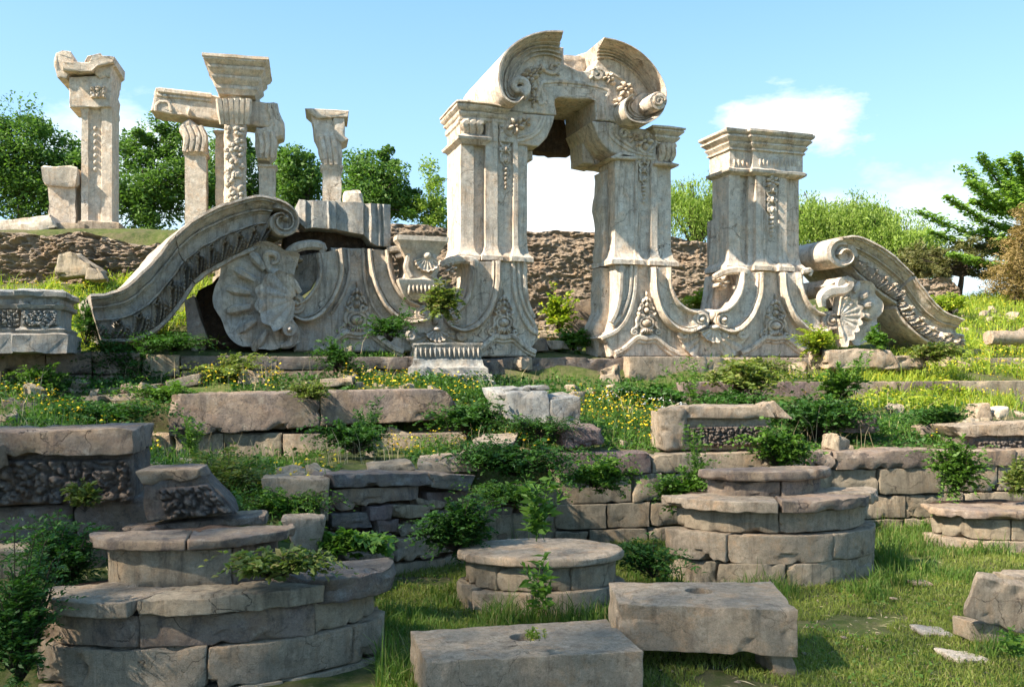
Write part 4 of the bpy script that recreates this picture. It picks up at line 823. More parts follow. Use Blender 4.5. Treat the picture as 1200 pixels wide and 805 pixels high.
# ------------------------------------------------------------------ masonry walls
def wallthing(fr, name, label, cat, px, rows, group=None, back=.45):
    """rows: (part name, z bottom, z top, [px joints], material, v out, {stone options})"""
    u0, _ = fr.uz(px, 430); zb = min(r[1] for r in rows); e = empty(name, fr.pos(u0, 0, zb), fr.th, label, cat, group)
    for (pn, z0, z1, xs, mat, vo, kw) in rows:
        for xa, xb in zip(xs, xs[1:]):
            ua = fr.uz(xa, 430)[0]-u0+.006; ub = fr.uz(xb, 430)[0]-u0-.006; j = (rng.random(4)-.5)*.022; g = (rng.random()-.5)*.03
            c = [[[(ua, -vo+g, z0-zb+.006), (ua, -vo+g, z1-zb+j[0])], [(ua, back, z0-zb), (ua, back, z1-zb+j[0])]], [[(ub, -vo+g, z0-zb+.006), (ub, -vo+g, z1-zb+j[1])], [(ub, back, z0-zb), (ub, back, z1-zb+j[1])]]]
            m = mat if isinstance(mat, str) else mat[int(rng.random()*len(mat))]
            o = dict(seg=.08, amp=.007, chip=.04, r=.01, rough=.005); o.update(kw); V, fs = stone(c, **o); mesh(pn, V, fs, M[m], e, 40)
    return e
W1 = Fr(12.53, .22)
wallthing(W1, 'retaining_wall', 'squared limestone retaining wall running right behind the round platforms, darker capstones on top', 'retaining wall', 900, [
 ('capstone', .86, 1.12, [648, 763], 'pinkstone', .05, {}), ('capstone', .85, 1.10, [764, 822, 905, 942], ('course', 'sand'), .02, {}),
 ('capstone', .84, 1.09, [943, 978, 1092], 'slab', .03, {'chip': .07}), ('capstone', .84, 1.06, [1093, 1128, 1190, 1270], 'slab', .02, {}),
 ('wall_stone', .50, .85, [655, 741, 776, 850, 905, 970, 1030, 1103, 1170, 1270], 'course', 0, {}),
 ('wall_stone', .18, .49, [650, 711, 762, 830, 900, 955, 1010, 1062, 1130, 1200, 1270], 'course', .01, {}),
 ('wall_stone', -.15, .17, [650, 690, 760, 830, 900, 980, 1060, 1140, 1270], 'course', .02, {})])
W2 = Fr(18.3, .2)
wallthing(W2, 'retaining_wall', 'upper grey-brown stone step below the pillar, half hidden by creepers', 'retaining wall', 1000, [
 ('wall_stone', 1.38, 1.92, [800, 893, 984, 1052, 1124, 1250], ('slab', 'pinkstone', 'course'), 0, {'chip': .06}), ('wall_stone', 1.1, 1.38, [800, 900, 1030, 1150, 1250], 'course', -.02, {})])
W3 = Fr(20.1, .38)
wallthing(Fr(19.55, .38), 'foundation_course', 'tan stone foundation course directly under the right pier and pillar', 'stone base', 850, [
 ('wall_stone', 1.92, 2.40, [737, 829, 893, 972, 1050], ('sand', 'course'), .0, {'chip': .06}), ('wall_stone', 1.5, 1.92, [737, 800, 880, 980, 1050], 'frieze', -.15, {})])
wallthing(Fr(19.9, .38), 'foundation_course', 'dark rough stone course across the foot of the open doorway', 'stone base', 660, [
 ('wall_stone', 1.9, 2.38, [566, 612, 664, 738], 'frieze', .0, {'chip': .08, 'amp': .03}), ('wall_stone', 1.45, 1.9, [560, 640, 738], 'core', .12, {'chip': .08, 'amp': .04})])
wallthing(Fr(18.7, .38), 'foundation_course', 'dark grey stone course below the pedestal and cornice on the left', 'stone base', 230, [
 ('wall_stone', 2.08, 2.43, [-90, 54, 108, 165], 'slab', .05, {'chip': .09}), ('wall_stone', 1.8, 2.08, [-90, 20, 108, 165], 'slab', .03, {'chip': .09}), ('wall_stone', 2.03, 2.40, [166, 211], 'course', .0, {}),
 ('wall_stone', 2.15, 2.38, [212, 262, 326, 392, 478, 560], 'slate', .02, {}), ('wall_stone', 1.85, 2.14, [212, 300, 392, 478, 560], 'slab', .0, {})])
wallthing(Fr(20.9, .2), 'low_kerb', 'low pale stone kerb at the top right beyond the fallen block', 'stone kerb', 1120, [
 ('wall_stone', 2.05, 2.40, [1042, 1094, 1150, 1260], ('sand', 'course'), 0, {'chip': .08})])
wallthing(Fr(21.8, .2), 'low_kerb', 'narrow upper kerb stones at the right edge near the fallen column drum', 'stone kerb', 1160, [('wall_stone', 2.3, 2.62, [1126, 1170, 1250], 'sand', 0, {'chip': .08})])
wallthing(Fr(14.4, .03), 'stone_footing', 'tan footing stones under the two long dark slabs', 'stone base', 350, [
 ('wall_stone', .9, 1.27, [160, 201, 262, 331, 432, 547], ('course', 'sand'), -.0, {})])
# stacked flat stones in the corner left of the round bench
WB = Fr(12.15, 1.017)
e = empty('dry_stone_wall', WB.pos(WB.uz(500, 430)[0], 0, 0), WB.th, 'loose dry-stone wall of flat dark stones between the two left platforms', 'dry stone wall')
uB = WB.uz(500, 430)[0]
def fst(fr, u0, zb, q, vo, back, mat, pn, par, **kw):
    P = [fr.uz(*p) for p in q]; (a, b, c_, d) = [(p[0]-u0, p[1]-zb) for p in P]
    c = [[[(d[0], -vo, d[1]), (a[0], -vo, a[1])], [(d[0], back, d[1]), (a[0], back, a[1])]], [[(c_[0], -vo, c_[1]), (b[0], -vo, b[1])], [(c_[0], back, c_[1]), (b[0], back, b[1])]]]
    o = dict(seg=.04, amp=.012, chip=.04, r=.01, fr=4, rough=.006); o.update(kw); V, fs = stone(c, **o); mesh(pn, V, fs, M[mat], par, 40)
for q, m, v in [([(383, 556), (500, 552), (502, 567), (386, 571)], 'slate', .10), ([(495, 552), (550, 556), (540, 574), (500, 569)], 'slate', .12), ([(386, 574), (489, 570), (488, 584), (388, 599)], 'slab', .03),
 ([(498, 577), (553, 575), (554, 592), (503, 595)], 'pinkstone', .02), ([(553, 576), (602, 576), (602, 592), (556, 594)], 'slab', .02), ([(600, 572), (649, 570), (650, 592), (604, 592)], 'course', .05),
 ([(387, 601), (429, 599), (434, 618), (389, 622)], 'slate', .03), ([(429, 594), (459, 590), (455, 608), (430, 610)], 'pinkstone', .05), ([(455, 590), (500, 592), (497, 606), (457, 607)], 'course', .08), ([(484, 582), (521, 587), (516, 597), (488, 594)], 'sand', .05),
 ([(438, 609), (466, 607), (462, 621), (440, 623)], 'pinkstone', .05), ([(464, 612), (510, 609), (509, 625), (463, 628)], 'course', .05), ([(460, 630), (512, 626), (510, 651), (462, 657)], 'sand', .05), ([(437, 624), (459, 624), (459, 646), (438, 646)], 'slate', .02),
 ([(398, 645), (459, 648), (459, 664), (402, 664)], 'slab', .06), ([(452, 661), (522, 654), (520, 692), (450, 694)], 'course', .02), ([(511, 598), (602, 594), (600, 640), (513, 648)], 'slab', 0), ([(572, 604), (652, 600), (652, 630), (574, 638)], 'course', .02), ([(522, 652), (655, 632), (655, 672), (522, 690)], 'course', 0),
 ([(386, 624), (436, 622), (438, 642), (388, 644)], 'slab', 0), ([(500, 600), (520, 598), (522, 628), (505, 630)], 'slate', .02)]:
    fst(WB, uB, 0, q, v, .4, m, 'flat_stone', e, ledge=.012 if m == 'slate' else 0)
fst(WB, uB, 0, [(384, 566), (655, 573), (655, 690), (384, 700)], -.10, .42, 'core', 'rubble_or_shade_core', e, amp=.03, seg=.12)
# ------------------------------------------------------------------ round platforms
def arcs(e, C, rot, Rx, Ry, ring, pn, z0, z1, angs, mat, over=0., rin=.45, **kw):
    cr, sr = math.cos(rot), math.sin(rot); loc = np.array(e.location)
    for a0, a1 in zip(angs, angs[1:]):
        g = math.radians(.35/max(Rx, .3)); A0 = math.radians(a0)+g; A1 = math.radians(a1)-g; dz = (rng.random(2)-.5)*.012; jr = 1+(rng.random()-.5)*.015
        def f(p):
            a = A0+(A1-A0)*p[:, 0]; r = (1-p[:, 1])*(ring+over)*jr+p[:, 1]*rin; x = Rx*r*np.cos(a); y = Ry*r*np.sin(a)
            return np.stack([C[0]+x*cr-y*sr-loc[0], C[1]+x*sr+y*cr-loc[1], z0+(z1-z0+dz[0]*(1-p[:, 0])+dz[1]*p[:, 0])*p[:, 2]-loc[2]], 1)
        L = ((A1-A0)*(Rx+Ry)/2, (ring-rin)*(Rx+Ry)/2, z1-z0); m = mat if isinstance(mat, str) else mat[int(rng.random()*len(mat))]
        o = dict(seg=.05, amp=.008, chip=.035, r=.012, nmax=34, rough=.005); o.update(kw); V, fs = stonegeo(f, L, **o); mesh(pn, V, fs, M[m], e, 40)
def plat(label, C, group='semicircular stone platforms'): return empty('round_platform', (C[0], C[1], 0), 0, label, 'stone platform', group)
def soil(e, C, rot, Rx, Ry, z, h=.03, a0=0, a1=360):
    V = [(C[0], C[1], z+h)]; n = 48
    for k in (1, 2, 3):
        for i in range(n):
            a = 2*math.pi*i/n; x = Rx*k/3*math.cos(a); y = Ry*k/3*math.sin(a); V.append((C[0]+x*math.cos(rot)-y*math.sin(rot), C[1]+x*math.sin(rot)+y*math.cos(rot), z+h*(1-(k/3)**2)))
    V = np.array(V); V[:, 2] += .02*vn(V*8, 3); V -= np.array(e.location); fs = [(0, 1+i, 1+(i+1) % n) for i in range(n)]
    for k in (0, 1): fs += [(1+k*n+i, 1+(k+1)*n+i, 1+(k+1)*n+(i+1) % n, 1+k*n+(i+1) % n) for i in range(n)]
    mesh('soil_fill', V, fs, M['core'], e, 60)
C = (-2.17, 6.62); r = math.radians(15); e = plat('largest round two-tier stone platform in the lower left corner', C)
arcs(e, C, r, 1.27, .66, 1, 'coping_slab', .555, .655, [178, 246], 'sand', .02, ledge=.01); arcs(e, C, r, 1.27, .66, 1, 'coping_slab', .55, .67, [247, 306], 'course', .0, ledge=.012); arcs(e, C, r, 1.27, .66, 1, 'coping_slab', .53, .70, [307, 372], 'slate', .03, ledge=.03, amp=.02)
arcs(e, C, r, 1.27, .66, .91, 'wall_stone', .33, .55, [178, 245, 306, 372], ('course', 'slab'), amp=.014); arcs(e, C, r, 1.27, .66, .96, 'wall_stone', .055, .32, [180, 226, 268, 322, 372], 'tanblock', amp=.016, chip=.05); arcs(e, C, r, 1.27, .66, .97, 'wall_stone', -.2, .045, [180, 240, 292, 340, 380], 'course')
soil(e, C, r, 1.2, .6, .585)
C2_ = (-2.39, 6.76); arcs(e, C2_, r, .72, .42, 1, 'coping_slab', .90, .975, [172, 268, 374], 'slab', .02, ledge=.012, rin=.1); arcs(e, C2_, r, .72, .42, .84, 'wall_stone', .56, .895, [170, 298, 374], ('course', 'slab'), rin=.1)
soil(e, C2_, r, .6, .36, .93, .02)
C = (.27, 8.42); e = plat('low round bench with one smooth overhanging top, in the middle behind the front block', C)
arcs(e, C, .05, .80, .53, 1, 'top_slab', .42, .505, [0, 359.6], 'sand', .0, rin=.02, chip=.012, r=.035, nmax=60, seg=.07, amp=.008); arcs(e, C, .05, .80, .53, .88, 'wall_stone', .20, .415, [150, 232, 290, 400], 'course', rin=.3); arcs(e, C, .05, .80, .53, .99, 'wall_stone', -.1, .195, [150, 215, 262, 318, 380], ('course', 'tanblock'), rin=.3)
C = (2.76, 9.62); r = math.radians(11); e = plat('round platform of three stepped tiers right of centre against the retaining wall', C)
arcs(e, C, r, 1.17, .70, 1, 'coping_slab', .755, .865, [178, 258], 'sand', .03); arcs(e, C, r, 1.17, .70, 1, 'coping_slab', .755, .87, [259, 318], 'slab', .03); arcs(e, C, r, 1.17, .70, 1, 'coping_slab', .76, .885, [319, 366], 'sand', .03)
arcs(e, C, r, 1.17, .70, .90, 'wall_stone', .535, .75, [180, 259, 325, 372], ('course', 'tanblock')); arcs(e, C, r, 1.17, .70, 1.0, 'wall_stone', .25, .525, [180, 231, 288, 336, 372], 'tanblock', amp=.014, chip=.05); arcs(e, C, r, 1.17, .70, .98, 'wall_stone', -.15, .24, [180, 225, 262, 300, 340, 380], 'course', amp=.02, chip=.06)
soil(e, C, r, 1.1, .66, .79)
C3_ = (2.72, 9.68); arcs(e, C3_, r, .73, .44, 1, 'top_slab', 1.02, 1.125, [176, 364], 'slab', .02, rin=.05, r=.03); arcs(e, C3_, r, .73, .44, .87, 'wall_stone', .78, 1.015, [176, 270, 364], 'slab', rin=.1); soil(e, C3_, r, .65, .4, 1.06, .03)
C = (6.05, 11.15); e = plat('round platform cut off by the right edge of the picture', C)
arcs(e, C, .15, .98, .62, 1, 'top_slab', .40, .51, [165, 290, 380], 'slab', .02, rin=.05, r=.03); arcs(e, C, .15, .98, .62, .87, 'wall_stone', .15, .395, [165, 255, 300, 380], 'course'); arcs(e, C, .15, .98, .62, .97, 'wall_stone', -.1, .14, [165, 230, 285, 330, 380], 'tanblock')
soil(e, C, .15, .9, .55, .47, .02)
# ------------------------------------------------------------------ big loose blocks
def cut(o, cutters):
    for V, fs in cutters:
        c = mesh('cutter', V, fs, M['core'], None, 180); md = o.modifiers.new('b', 'BOOLEAN'); md.object = c; md.operation = 'DIFFERENCE'; md.solver = 'EXACT'
        bpy.context.view_layer.update(); me = bpy.data.meshes.new_from_object(o.evaluated_get(bpy.context.evaluated_depsgraph_get())); old = o.data; o.modifiers.clear(); o.data = me; me.name = old.name; me.set_sharp_from_angle(angle=math.radians(30)); bpy.data.objects.remove(c)
def cylg(C, R, z0, z1, n=20, jag=.15):
    V = []; 
    for z in (z0, z1):
        for i in range(n): a = 2*math.pi*i/n; q = R*(1+jag*vn([[math.cos(a)*2, math.sin(a)*2, 1.3]], 4)[0]); V.append((C[0]+q*math.cos(a), C[1]+q*.85*math.sin(a), z))
    return np.array(V), gf(2, n, False, True)+[tuple(range(n))[::-1], tuple(n+i for i in range(n))]
def crackg(P, w, dz0, dz1, nrm=None):
    """thin jagged wedge following 3-D points"""
    P = np.array(P); d = np.gradient(P, axis=0); V = []
    for i, p in enumerate(P):
        s = np.cross(d[i], [0, 0, 1.]) if nrm is None else np.cross(d[i], nrm); s /= np.linalg.norm(s)+1e-9; k = w*(.25+1.5*math.sin(math.pi*(i+.3)/len(P)))
        a = np.array(dz0); b = np.array(dz1); V += [p+a+s*k, p+a-s*k, p+b-s*k*.2, p+b+s*k*.2]
    n = len(P); return np.array(V), gf(n, 4, False, True)+[(0, 1, 2, 3), tuple(4*n-4+i for i in range(4))[::-1]]
def ztop_block(name, label, cat, top, z, zb, mat, group, **kw):
    """top = px of FL FR BR BL corners of the top face at height z"""
    FL, FRr, BR, BL = [Wz(*p, z) for p in top]; D = lambda p: np.array([p[0], p[1], zb])
    c = [[[D(FL), FL], [D(BL), BL]], [[D(FRr), FRr], [D(BR), BR]]]; V, fs = stone(c, **kw); base = np.array([V[:, 0].mean(), V[:, 1].mean(), zb])
    return setp(mesh(name, V, fs, M[mat], None, 40, base), label, cat, group), base
GB = 'squared tan blocks with a round socket'
oA, bA = ztop_block('socketed_block', 'nearest squared tan block with round socket and long crack, at the bottom edge', 'stone block', [(499, 775), (754, 763), (711, 725), (481, 739)], .34, -.06, 'tanblock', GB, seg=.04, amp=.002, chip=.026, r=.006, nmax=50)
h = Wz(615, 746, .34); ck = 0
cut(oA, [cylg(h, .105, .05, .6)]) 
ck = np.array([Wz(x, y, .34)for x, y in ((633, 757), (640, 762), (645, 768), (652, 776))]); #cut(oA, [crackg(ck, .004, (0, 0, .05), (0, 0, -.03))])
oB, bB = ztop_block('socketed_block', 'squared tan block raised on a small stone, further right of the nearest block', 'stone block', [(725, 707), (935, 715), (904, 681), (713, 682)], .50, .17, 'tanblock', GB, seg=.04, amp=.0025, chip=.03, r=.007, nmax=50)
cut(oB, [cylg(Wz(820, 692, .5), .11, .24, .7)])
block('prop_stone', 'small wedge stone propping up the right end of the raised socketed block', 'stone', [(902, 762), (926, 762), (936, 795), (906, 797)], 7.25, .3, 'tanblock', amp=.03, seg=.05)
DK = 'long dark slabs of the middle terrace'
block('long_slab', 'long dark brown slab with stepped left end, left one of the pair above the tan footing', 'stone slab', [(198, 462), (375, 459), (375, 500), (198, 512)], (14.1, 14.3), .8, 'slab', DK, chip=.07, amp=.010, r=.02, nmax=40, seg=.07, rough=.008)
block('long_slab', 'long dark brown slab whose right end tapers down beside the white block', 'stone slab', [(376, 458), (522, 457), (549, 490), (376, 500)], (14.3, 14.5), .8, 'slab', DK, chip=.07, amp=.010, r=.02, nmax=40, seg=.07, rough=.008)
# carved friezes at the left
def carved(name, label, cat, fr, q, depth, mat, relq, sx, sy, amp, cap=None, group=None, cx=None, seedn=3, capv=.08, capmat=None, vine=0):
    cx = cx or q[0][0]; th = Th(fr, name, label, cat, cx, max(p[1] for p in q), group)
    fst(fr, th.u0, th.z0, q, 0, depth, mat, 'block_body', th.e, amp=.016, seg=.07)
    if cap: fst(fr, th.u0, th.z0, cap, capv, depth+.02, capmat or mat, 'moulded_cap', th.e, amp=.012, seg=.06, ledge=.012 if capmat else 0)
    mb = MB().add(reliefq(th, relq, lumpy(sx, sy, amp, seedn), int(sx*9), int(sy*9), .02, .06)); mb.build('carved_relief', M['frieze'], th.e, 180); return th
t1 = carved('carved_frieze_block', 'dark weathered block with lumpy carved foliage under a thick ledge, left edge', 'carved block', Fr(9.8, .22), [(-120, 528), (157, 530), (158, 592), (-120, 594)], .7, 'frieze', [(-60, 538), (156, 537), (157, 588), (-60, 592)], 11, 3, .075, [(-120, 508), (159, 501), (160, 530), (-120, 534)], capmat='slab', capv=.14)
fst(t1.f, t1.u0, t1.z0, [(-60, 520), (12, 519), (14, 545), (-60, 548)], .28, -.1, 'slab', 'moulded_cap', t1.e)
block('grey_block', 'long rounded grey stone beneath the carved frieze block', 'stone block', [(84, 594), (178, 580), (180, 622), (90, 640)], (9.0, 9.1), .5, 'slate', seg=.06, r=.05, amp=.02)
block('grey_block', 'big blue-grey stone at the left edge below the carved frieze', 'stone block', [(-90, 600), (83, 590), (86, 640), (-90, 646)], (8.7, 9.0), .5, 'slate', seg=.06, r=.05, amp=.02)
block('pale_block', 'pale greenish block low at the left edge behind the creepers', 'stone block', [(-60, 650), (40, 644), (42, 690), (-60, 700)], (8.0, 8.2), .4, 'course', seg=.07)
block('pale_block', 'tan block half hidden by creepers beside the largest platform', 'stone block', [(45, 645), (118, 640), (118, 690), (45, 695)], (8.2, 8.5), .4, 'slab', seg=.07)
carved('carved_fragment', 'small slanting fragment with carved grapes beside the dark frieze block', 'carved block', Fr(9.2, .22), [(168, 562), (240, 556), (278, 602), (172, 612)], .4, 'frieze', [(186, 572), (244, 566), (274, 600), (196, 608)], 5, 2.6, .065, [(160, 551), (236, 549), (242, 559), (166, 568)], capmat='slab', seedn=12, capv=.04)
ST = block
ST('thin_slab', 'long thin worn slab lying behind the upper tier of the largest platform', 'stone slab', [(140, 618), (313, 603), (314, 613), (150, 628)], (8.5, 8.9), .35, 'slab', seg=.05, amp=.015)
ST('tilted_slab', 'pale slab fragment tilted against the right end of the upper tier', 'stone slab', [(326, 608), (383, 604), (372, 652), (345, 642)], (8.3, 8.5), .25, 'sand', seg=.05, amp=.02, r=.03)
ST('rough_block', 'rough tan block in the shrubs behind the largest platform', 'stone block', [(306, 562), (386, 561), (386, 612), (318, 602)], (10, 10.1), .5, 'sand', seg=.06, amp=.02)
ST('stepped_block', 'pale grey stone block with broken ridged top below the white plinth', 'stone block', [(584, 461), (645, 458), (645, 500), (596, 500)], (13.6, 13.5), .7, 'marble_blue', amp=.02, seg=.07, r=.02, back=(-.25, .6, .07), chip=.05)
ST('stepped_block', 'lower step of pale grey stone adjoining the broken ridged block', 'stone block', [(646, 468), (681, 465), (682, 498), (646, 500)], (13.5, 13.5), .6, 'marble_blue', amp=.02, seg=.06, chip=.05, back=(-.2, .5, .04))
for q in ([(590, 456), (642, 452), (644, 457), (592, 461)],):
    ST('ridge_fragment', 'thin ridged sliver lying on top of the broken pale block', 'stone fragment', q, (13.7, 13.65), .3, 'marble_blue', amp=.015, seg=.04, chip=.05)
ST('mauve_rock', 'angular mauve-brown rock in the flowers below the stepped white block', 'rock', [(657, 502), (704, 498), (709, 520), (663, 526)], (12.9, 13.0), .4, 'pinkstone', amp=.035, seg=.05, r=.04, chip=.09)
ST('flat_stone', 'flat sunlit sandy stone lying in the shrubs left of the mauve rock', 'stone', [(548, 520), (600, 517), (596, 526), (552, 536)], (12.4, 12.5), .55, 'sand', amp=.02, seg=.05, back=(.1, .5, .09))
ST('flat_stone', 'long low tan stone on top of the dry-stone wall', 'stone', [(488, 545), (556, 538), (562, 552), (490, 556)], (11.6, 11.9), .5, 'sand', amp=.03, seg=.05, back=(.0, .5, .06))
ST('flat_stone', 'greenish pale stone at the left end of the dry-stone wall top', 'stone', [(430, 546), (480, 541), (486, 552), (432, 556)], (11.2, 11.3), .4, 'course', amp=.03, seg=.05)
th = carved('carved_cornice_block', 'heavy moulded block with rough pitted left end and carved scroll band, on the retaining wall', 'carved block', Fr(13.05, .12), [(773, 483), (903, 484), (903, 529), (775, 528)], .5, 'tanblock', [(806, 500), (902, 498), (902, 520), (808, 524)], 13, 3.2, .055, [(800, 476), (899, 476), (905, 489), (801, 490)], seedn=21, capv=.09, capmat='sand', vine=6)
fst(th.f, th.u0, th.z0, [(772, 478), (801, 476), (804, 527), (774, 528)], .09, .2, 'tanblock', 'rough_end', th.e, amp=.03, r=.05)
th = carved('carved_cornice_block', 'broad moulded block with carved band at the right edge above the last platform', 'carved block', Fr(13.6, .12), [(1124, 508), (1290, 506), (1290, 537), (1130, 538)], .5, 'frieze', [(1142, 516), (1280, 514), (1280, 534), (1146, 536)], 15, 2.4, .05, [(1112, 499), (1290, 492), (1290, 509), (1122, 511)], seedn=33, capv=.10, capmat='sand', vine=9)
ST('wedge_stone', 'small orange-tan wedge behind the right end of the moulded block', 'rock', [(896, 474), (907, 471), (929, 492), (898, 490)], (13.6, 13.7), .3, 'sand', amp=.02, seg=.04, chip=.06)
ST('grey_rock', 'pointed grey-brown rock resting in ivy on the right terrace', 'rock', [(990, 492), (1028, 487), (1034, 503), (982, 507)], (14.6, 14.7), .4, 'pinkstone', amp=.05, seg=.05, r=.06, chip=.08)
ST('small_rock', 'small upright tan rock between ivy and meadow on the right terrace', 'rock', [(1144, 472), (1160, 471), (1166, 492), (1142, 492)], (17, 17), .3, 'sand', amp=.04, seg=.06, r=.05)
ST('small_rock', 'small whitish rock right of the upright tan rock', 'rock', [(1168, 478), (1184, 476), (1186, 487), (1168, 488)], (17, 17), .3, 'marble_white', amp=.04, seg=.06, r=.05)
ST('small_rock', 'dull rock beside the yellow flowers under the right terrace wall', 'rock', [(1078, 496), (1098, 494), (1102, 510), (1080, 512)], (15, 15), .3, 'slab', amp=.04, seg=.06, r=.05)
ST('fallen_block', 'large pale rounded block lying before the right shell', 'stone block', [(968, 410), (1044, 409), (1056, 433), (969, 433)], (20.4, 20.6), .7, 'sand', amp=.03, seg=.1, r=.06, chip=.1)
ST('fallen_block', 'lower pale block split off to the right of the large rounded block', 'stone block', [(1048, 417), (1084, 416), (1088, 433), (1050, 434)], (20.6, 20.8), .6, 'sand', amp=.03, seg=.1, r=.05, chip=.08)
Vv = [Wp(1158, 396, 24), Wp(1185, 396, 24.2), Wp(1235, 397, 24.6)]; V, fs = tube(spl(Vv, 12), .17, 18); V = wear(V, .02); setp(mesh('column_drum', V, fs, M['sand'], None, 50, V.min(0)), 'fallen cylindrical column drum lying at the right edge of the meadow', 'column drum')
for i, (q, Y, m, lb) in enumerate([([(60, 459), (190, 450), (190, 457), (60, 468)], (15.3, 15.6), 'sand', 'long pale stone beam lying in the creepers at upper left'), ([(96, 464), (186, 458), (186, 466), (100, 473)], (15.0, 15.2), 'sand', 'second pale beam lying just in front of the longer one'),
 ([(194, 446), (234, 437), (236, 450), (196, 458)], (15.6, 15.8), 'sand', 'short pale block leaning right of the long pale beam'), ([(0, 466), (46, 474), (48, 490), (0, 486)], (13.5, 13.5), 'frieze', 'ribbed brown stone sloping into flowers at the left edge'),
 ([(279, 430), (300, 436), (322, 452), (278, 453)], (16, 16), 'sand', 'fan-grooved pale fragment standing in yellow flowers behind the dark slab'), ([(375, 445), (412, 444), (414, 453), (376, 454)], (15.6, 15.6), 'sand', 'low pale stone behind the joint of the two dark slabs')]):
    ST('beam_fragment' if i < 2 else 'stone_fragment', lb, 'stone', q, Y, .3, m, amp=.02, seg=.06, chip=.05)
ST('small_rock', 'small round rock sitting on the long pale beam', 'rock', [(139, 448), (153, 448), (156, 460), (138, 460)], (15.2, 15.2), .18, 'slab', amp=.03, seg=.03, r=.05)
ST('leaning_block', 'grey marble offcut leaning in the dark gap under the left cornice', 'stone block', [(215, 352), (226, 346), (242, 398), (220, 400)], (17.6, 17.8), .5, 'slab', amp=.02, seg=.08)
ST('pale_boulder', 'large grey-green angular boulder on the grassy slope at upper left', 'rock', [(64, 296), (84, 293), (122, 320), (60, 326)], (22, 22), .8, 'course', amp=.06, seg=.12, r=.05, chip=.1)
ST('pale_boulder', 'smaller boulder half sunk in grass right of the angular one', 'rock', [(100, 312), (116, 312), (124, 328), (98, 330)], (21, 21), .5, 'course', amp=.05, seg=.1, r=.06)
ST('fallen_block', 'pale sloping block on the mound at the left edge under the stub pier', 'stone block', [(-30, 262), (58, 251), (68, 270), (-30, 273)], (25.6, 25.8), 1., 'marble_white', amp=.04, seg=.15, chip=.1, r=.05)
ST('fallen_block', 'low pale block between the stub pier and the column base', 'stone block', [(66, 262), (98, 262), (98, 272), (66, 273)], (26, 26), .6, 'sand', amp=.03, seg=.15, chip=.1)
ST('fallen_block', 'small white block on the mound right of the slim column', 'stone block', [(402, 224), (424, 222), (426, 240), (402, 240)], (26.5, 26.5), .6, 'marble_white', amp=.03, seg=.1, r=.08)
ST('rubble_block', 'dark square block standing inside the doorway on the right', 'stone block', [(662, 353), (698, 351), (698, 394), (664, 394)], (23.5, 23.7), .6, 'slab', amp=.04, seg=.1, chip=.1)
ST('rubble_block', 'pale tumbled block on the doorway floor', 'stone block', [(640, 398), (662, 401), (668, 410), (644, 410)], (21.3, 21.4), .3, 'sand', amp=.03, seg=.07)
ST('rubble_block', 'grey tumbled block at the left side of the doorway floor', 'stone block', [(624, 398), (640, 396), (642, 411), (624, 412)], (21.2, 21.2), .3, 'slab', amp=.03, seg=.07)
ST('rubble_block', 'flat sunlit slab behind the tumbled blocks in the doorway', 'stone block', [(630, 388), (658, 388), (662, 396), (632, 397)], (23, 23), .7, 'sand', amp=.03, seg=.1)
ST('rubble_block', 'dark broken stone at the left foot of the doorway beside the white plinth', 'stone block', [(567, 424), (590, 422), (592, 440), (570, 442)], (18.6, 18.6), .4, 'slab', amp=.04, seg=.07)
ST('tilted_slab', 'pale split slab leaning in the grass at the right edge', 'stone slab', [(1146, 676), (1212, 690), (1202, 745), (1128, 722)], (7.9, 8.0), .12, 'sand', amp=.008, seg=.04, back=(.05, .10, .03), chip=.04, ledge=.01)
ST('prop_stone', 'stone propping up the leaning split slab at the right edge', 'stone', [(1136, 728), (1182, 736), (1184, 756), (1138, 752)], (8.0, 8.0), .2, 'tanblock', amp=.02, seg=.05)
ST('tan_block', 'corner of a tan block just entering at the right edge', 'stone block', [(1188, 674), (1250, 678), (1250, 692), (1189, 688)], (8.5, 8.5), .3, 'sand', amp=.01, seg=.06)
for x, y, w, lb, m in ((1084, 684, 13, 'round pale stone in the grass below the right platform', 'sand'), (1106, 745, 22, 'flat pale stone lying in the grass left of the leaning slab', 'marble_white'), (1140, 775, 23, 'flat pale chip in the turf near the lower right corner', 'marble_white'), (992, 748, 6, 'pebble in the turf right of the raised block', 'sand'), (1050, 702, 6, 'small chip in the turf below the three-tier platform', 'sand'), (945, 765, 5, 'tiny pebble beside the prop stone', 'sand')):
    Y = 2640/(y+4-HY); h_ = w*.35
    ST('loose_stone', lb, 'stone', [(x-w, y-h_*.6), (x+w*.8, y-h_*.3), (x+w, y+h_*.6), (x-w*.9, y+h_*.5)], Y, w*.011, m, amp=.012, seg=.03, r=.02, chip=.02, fr=5)
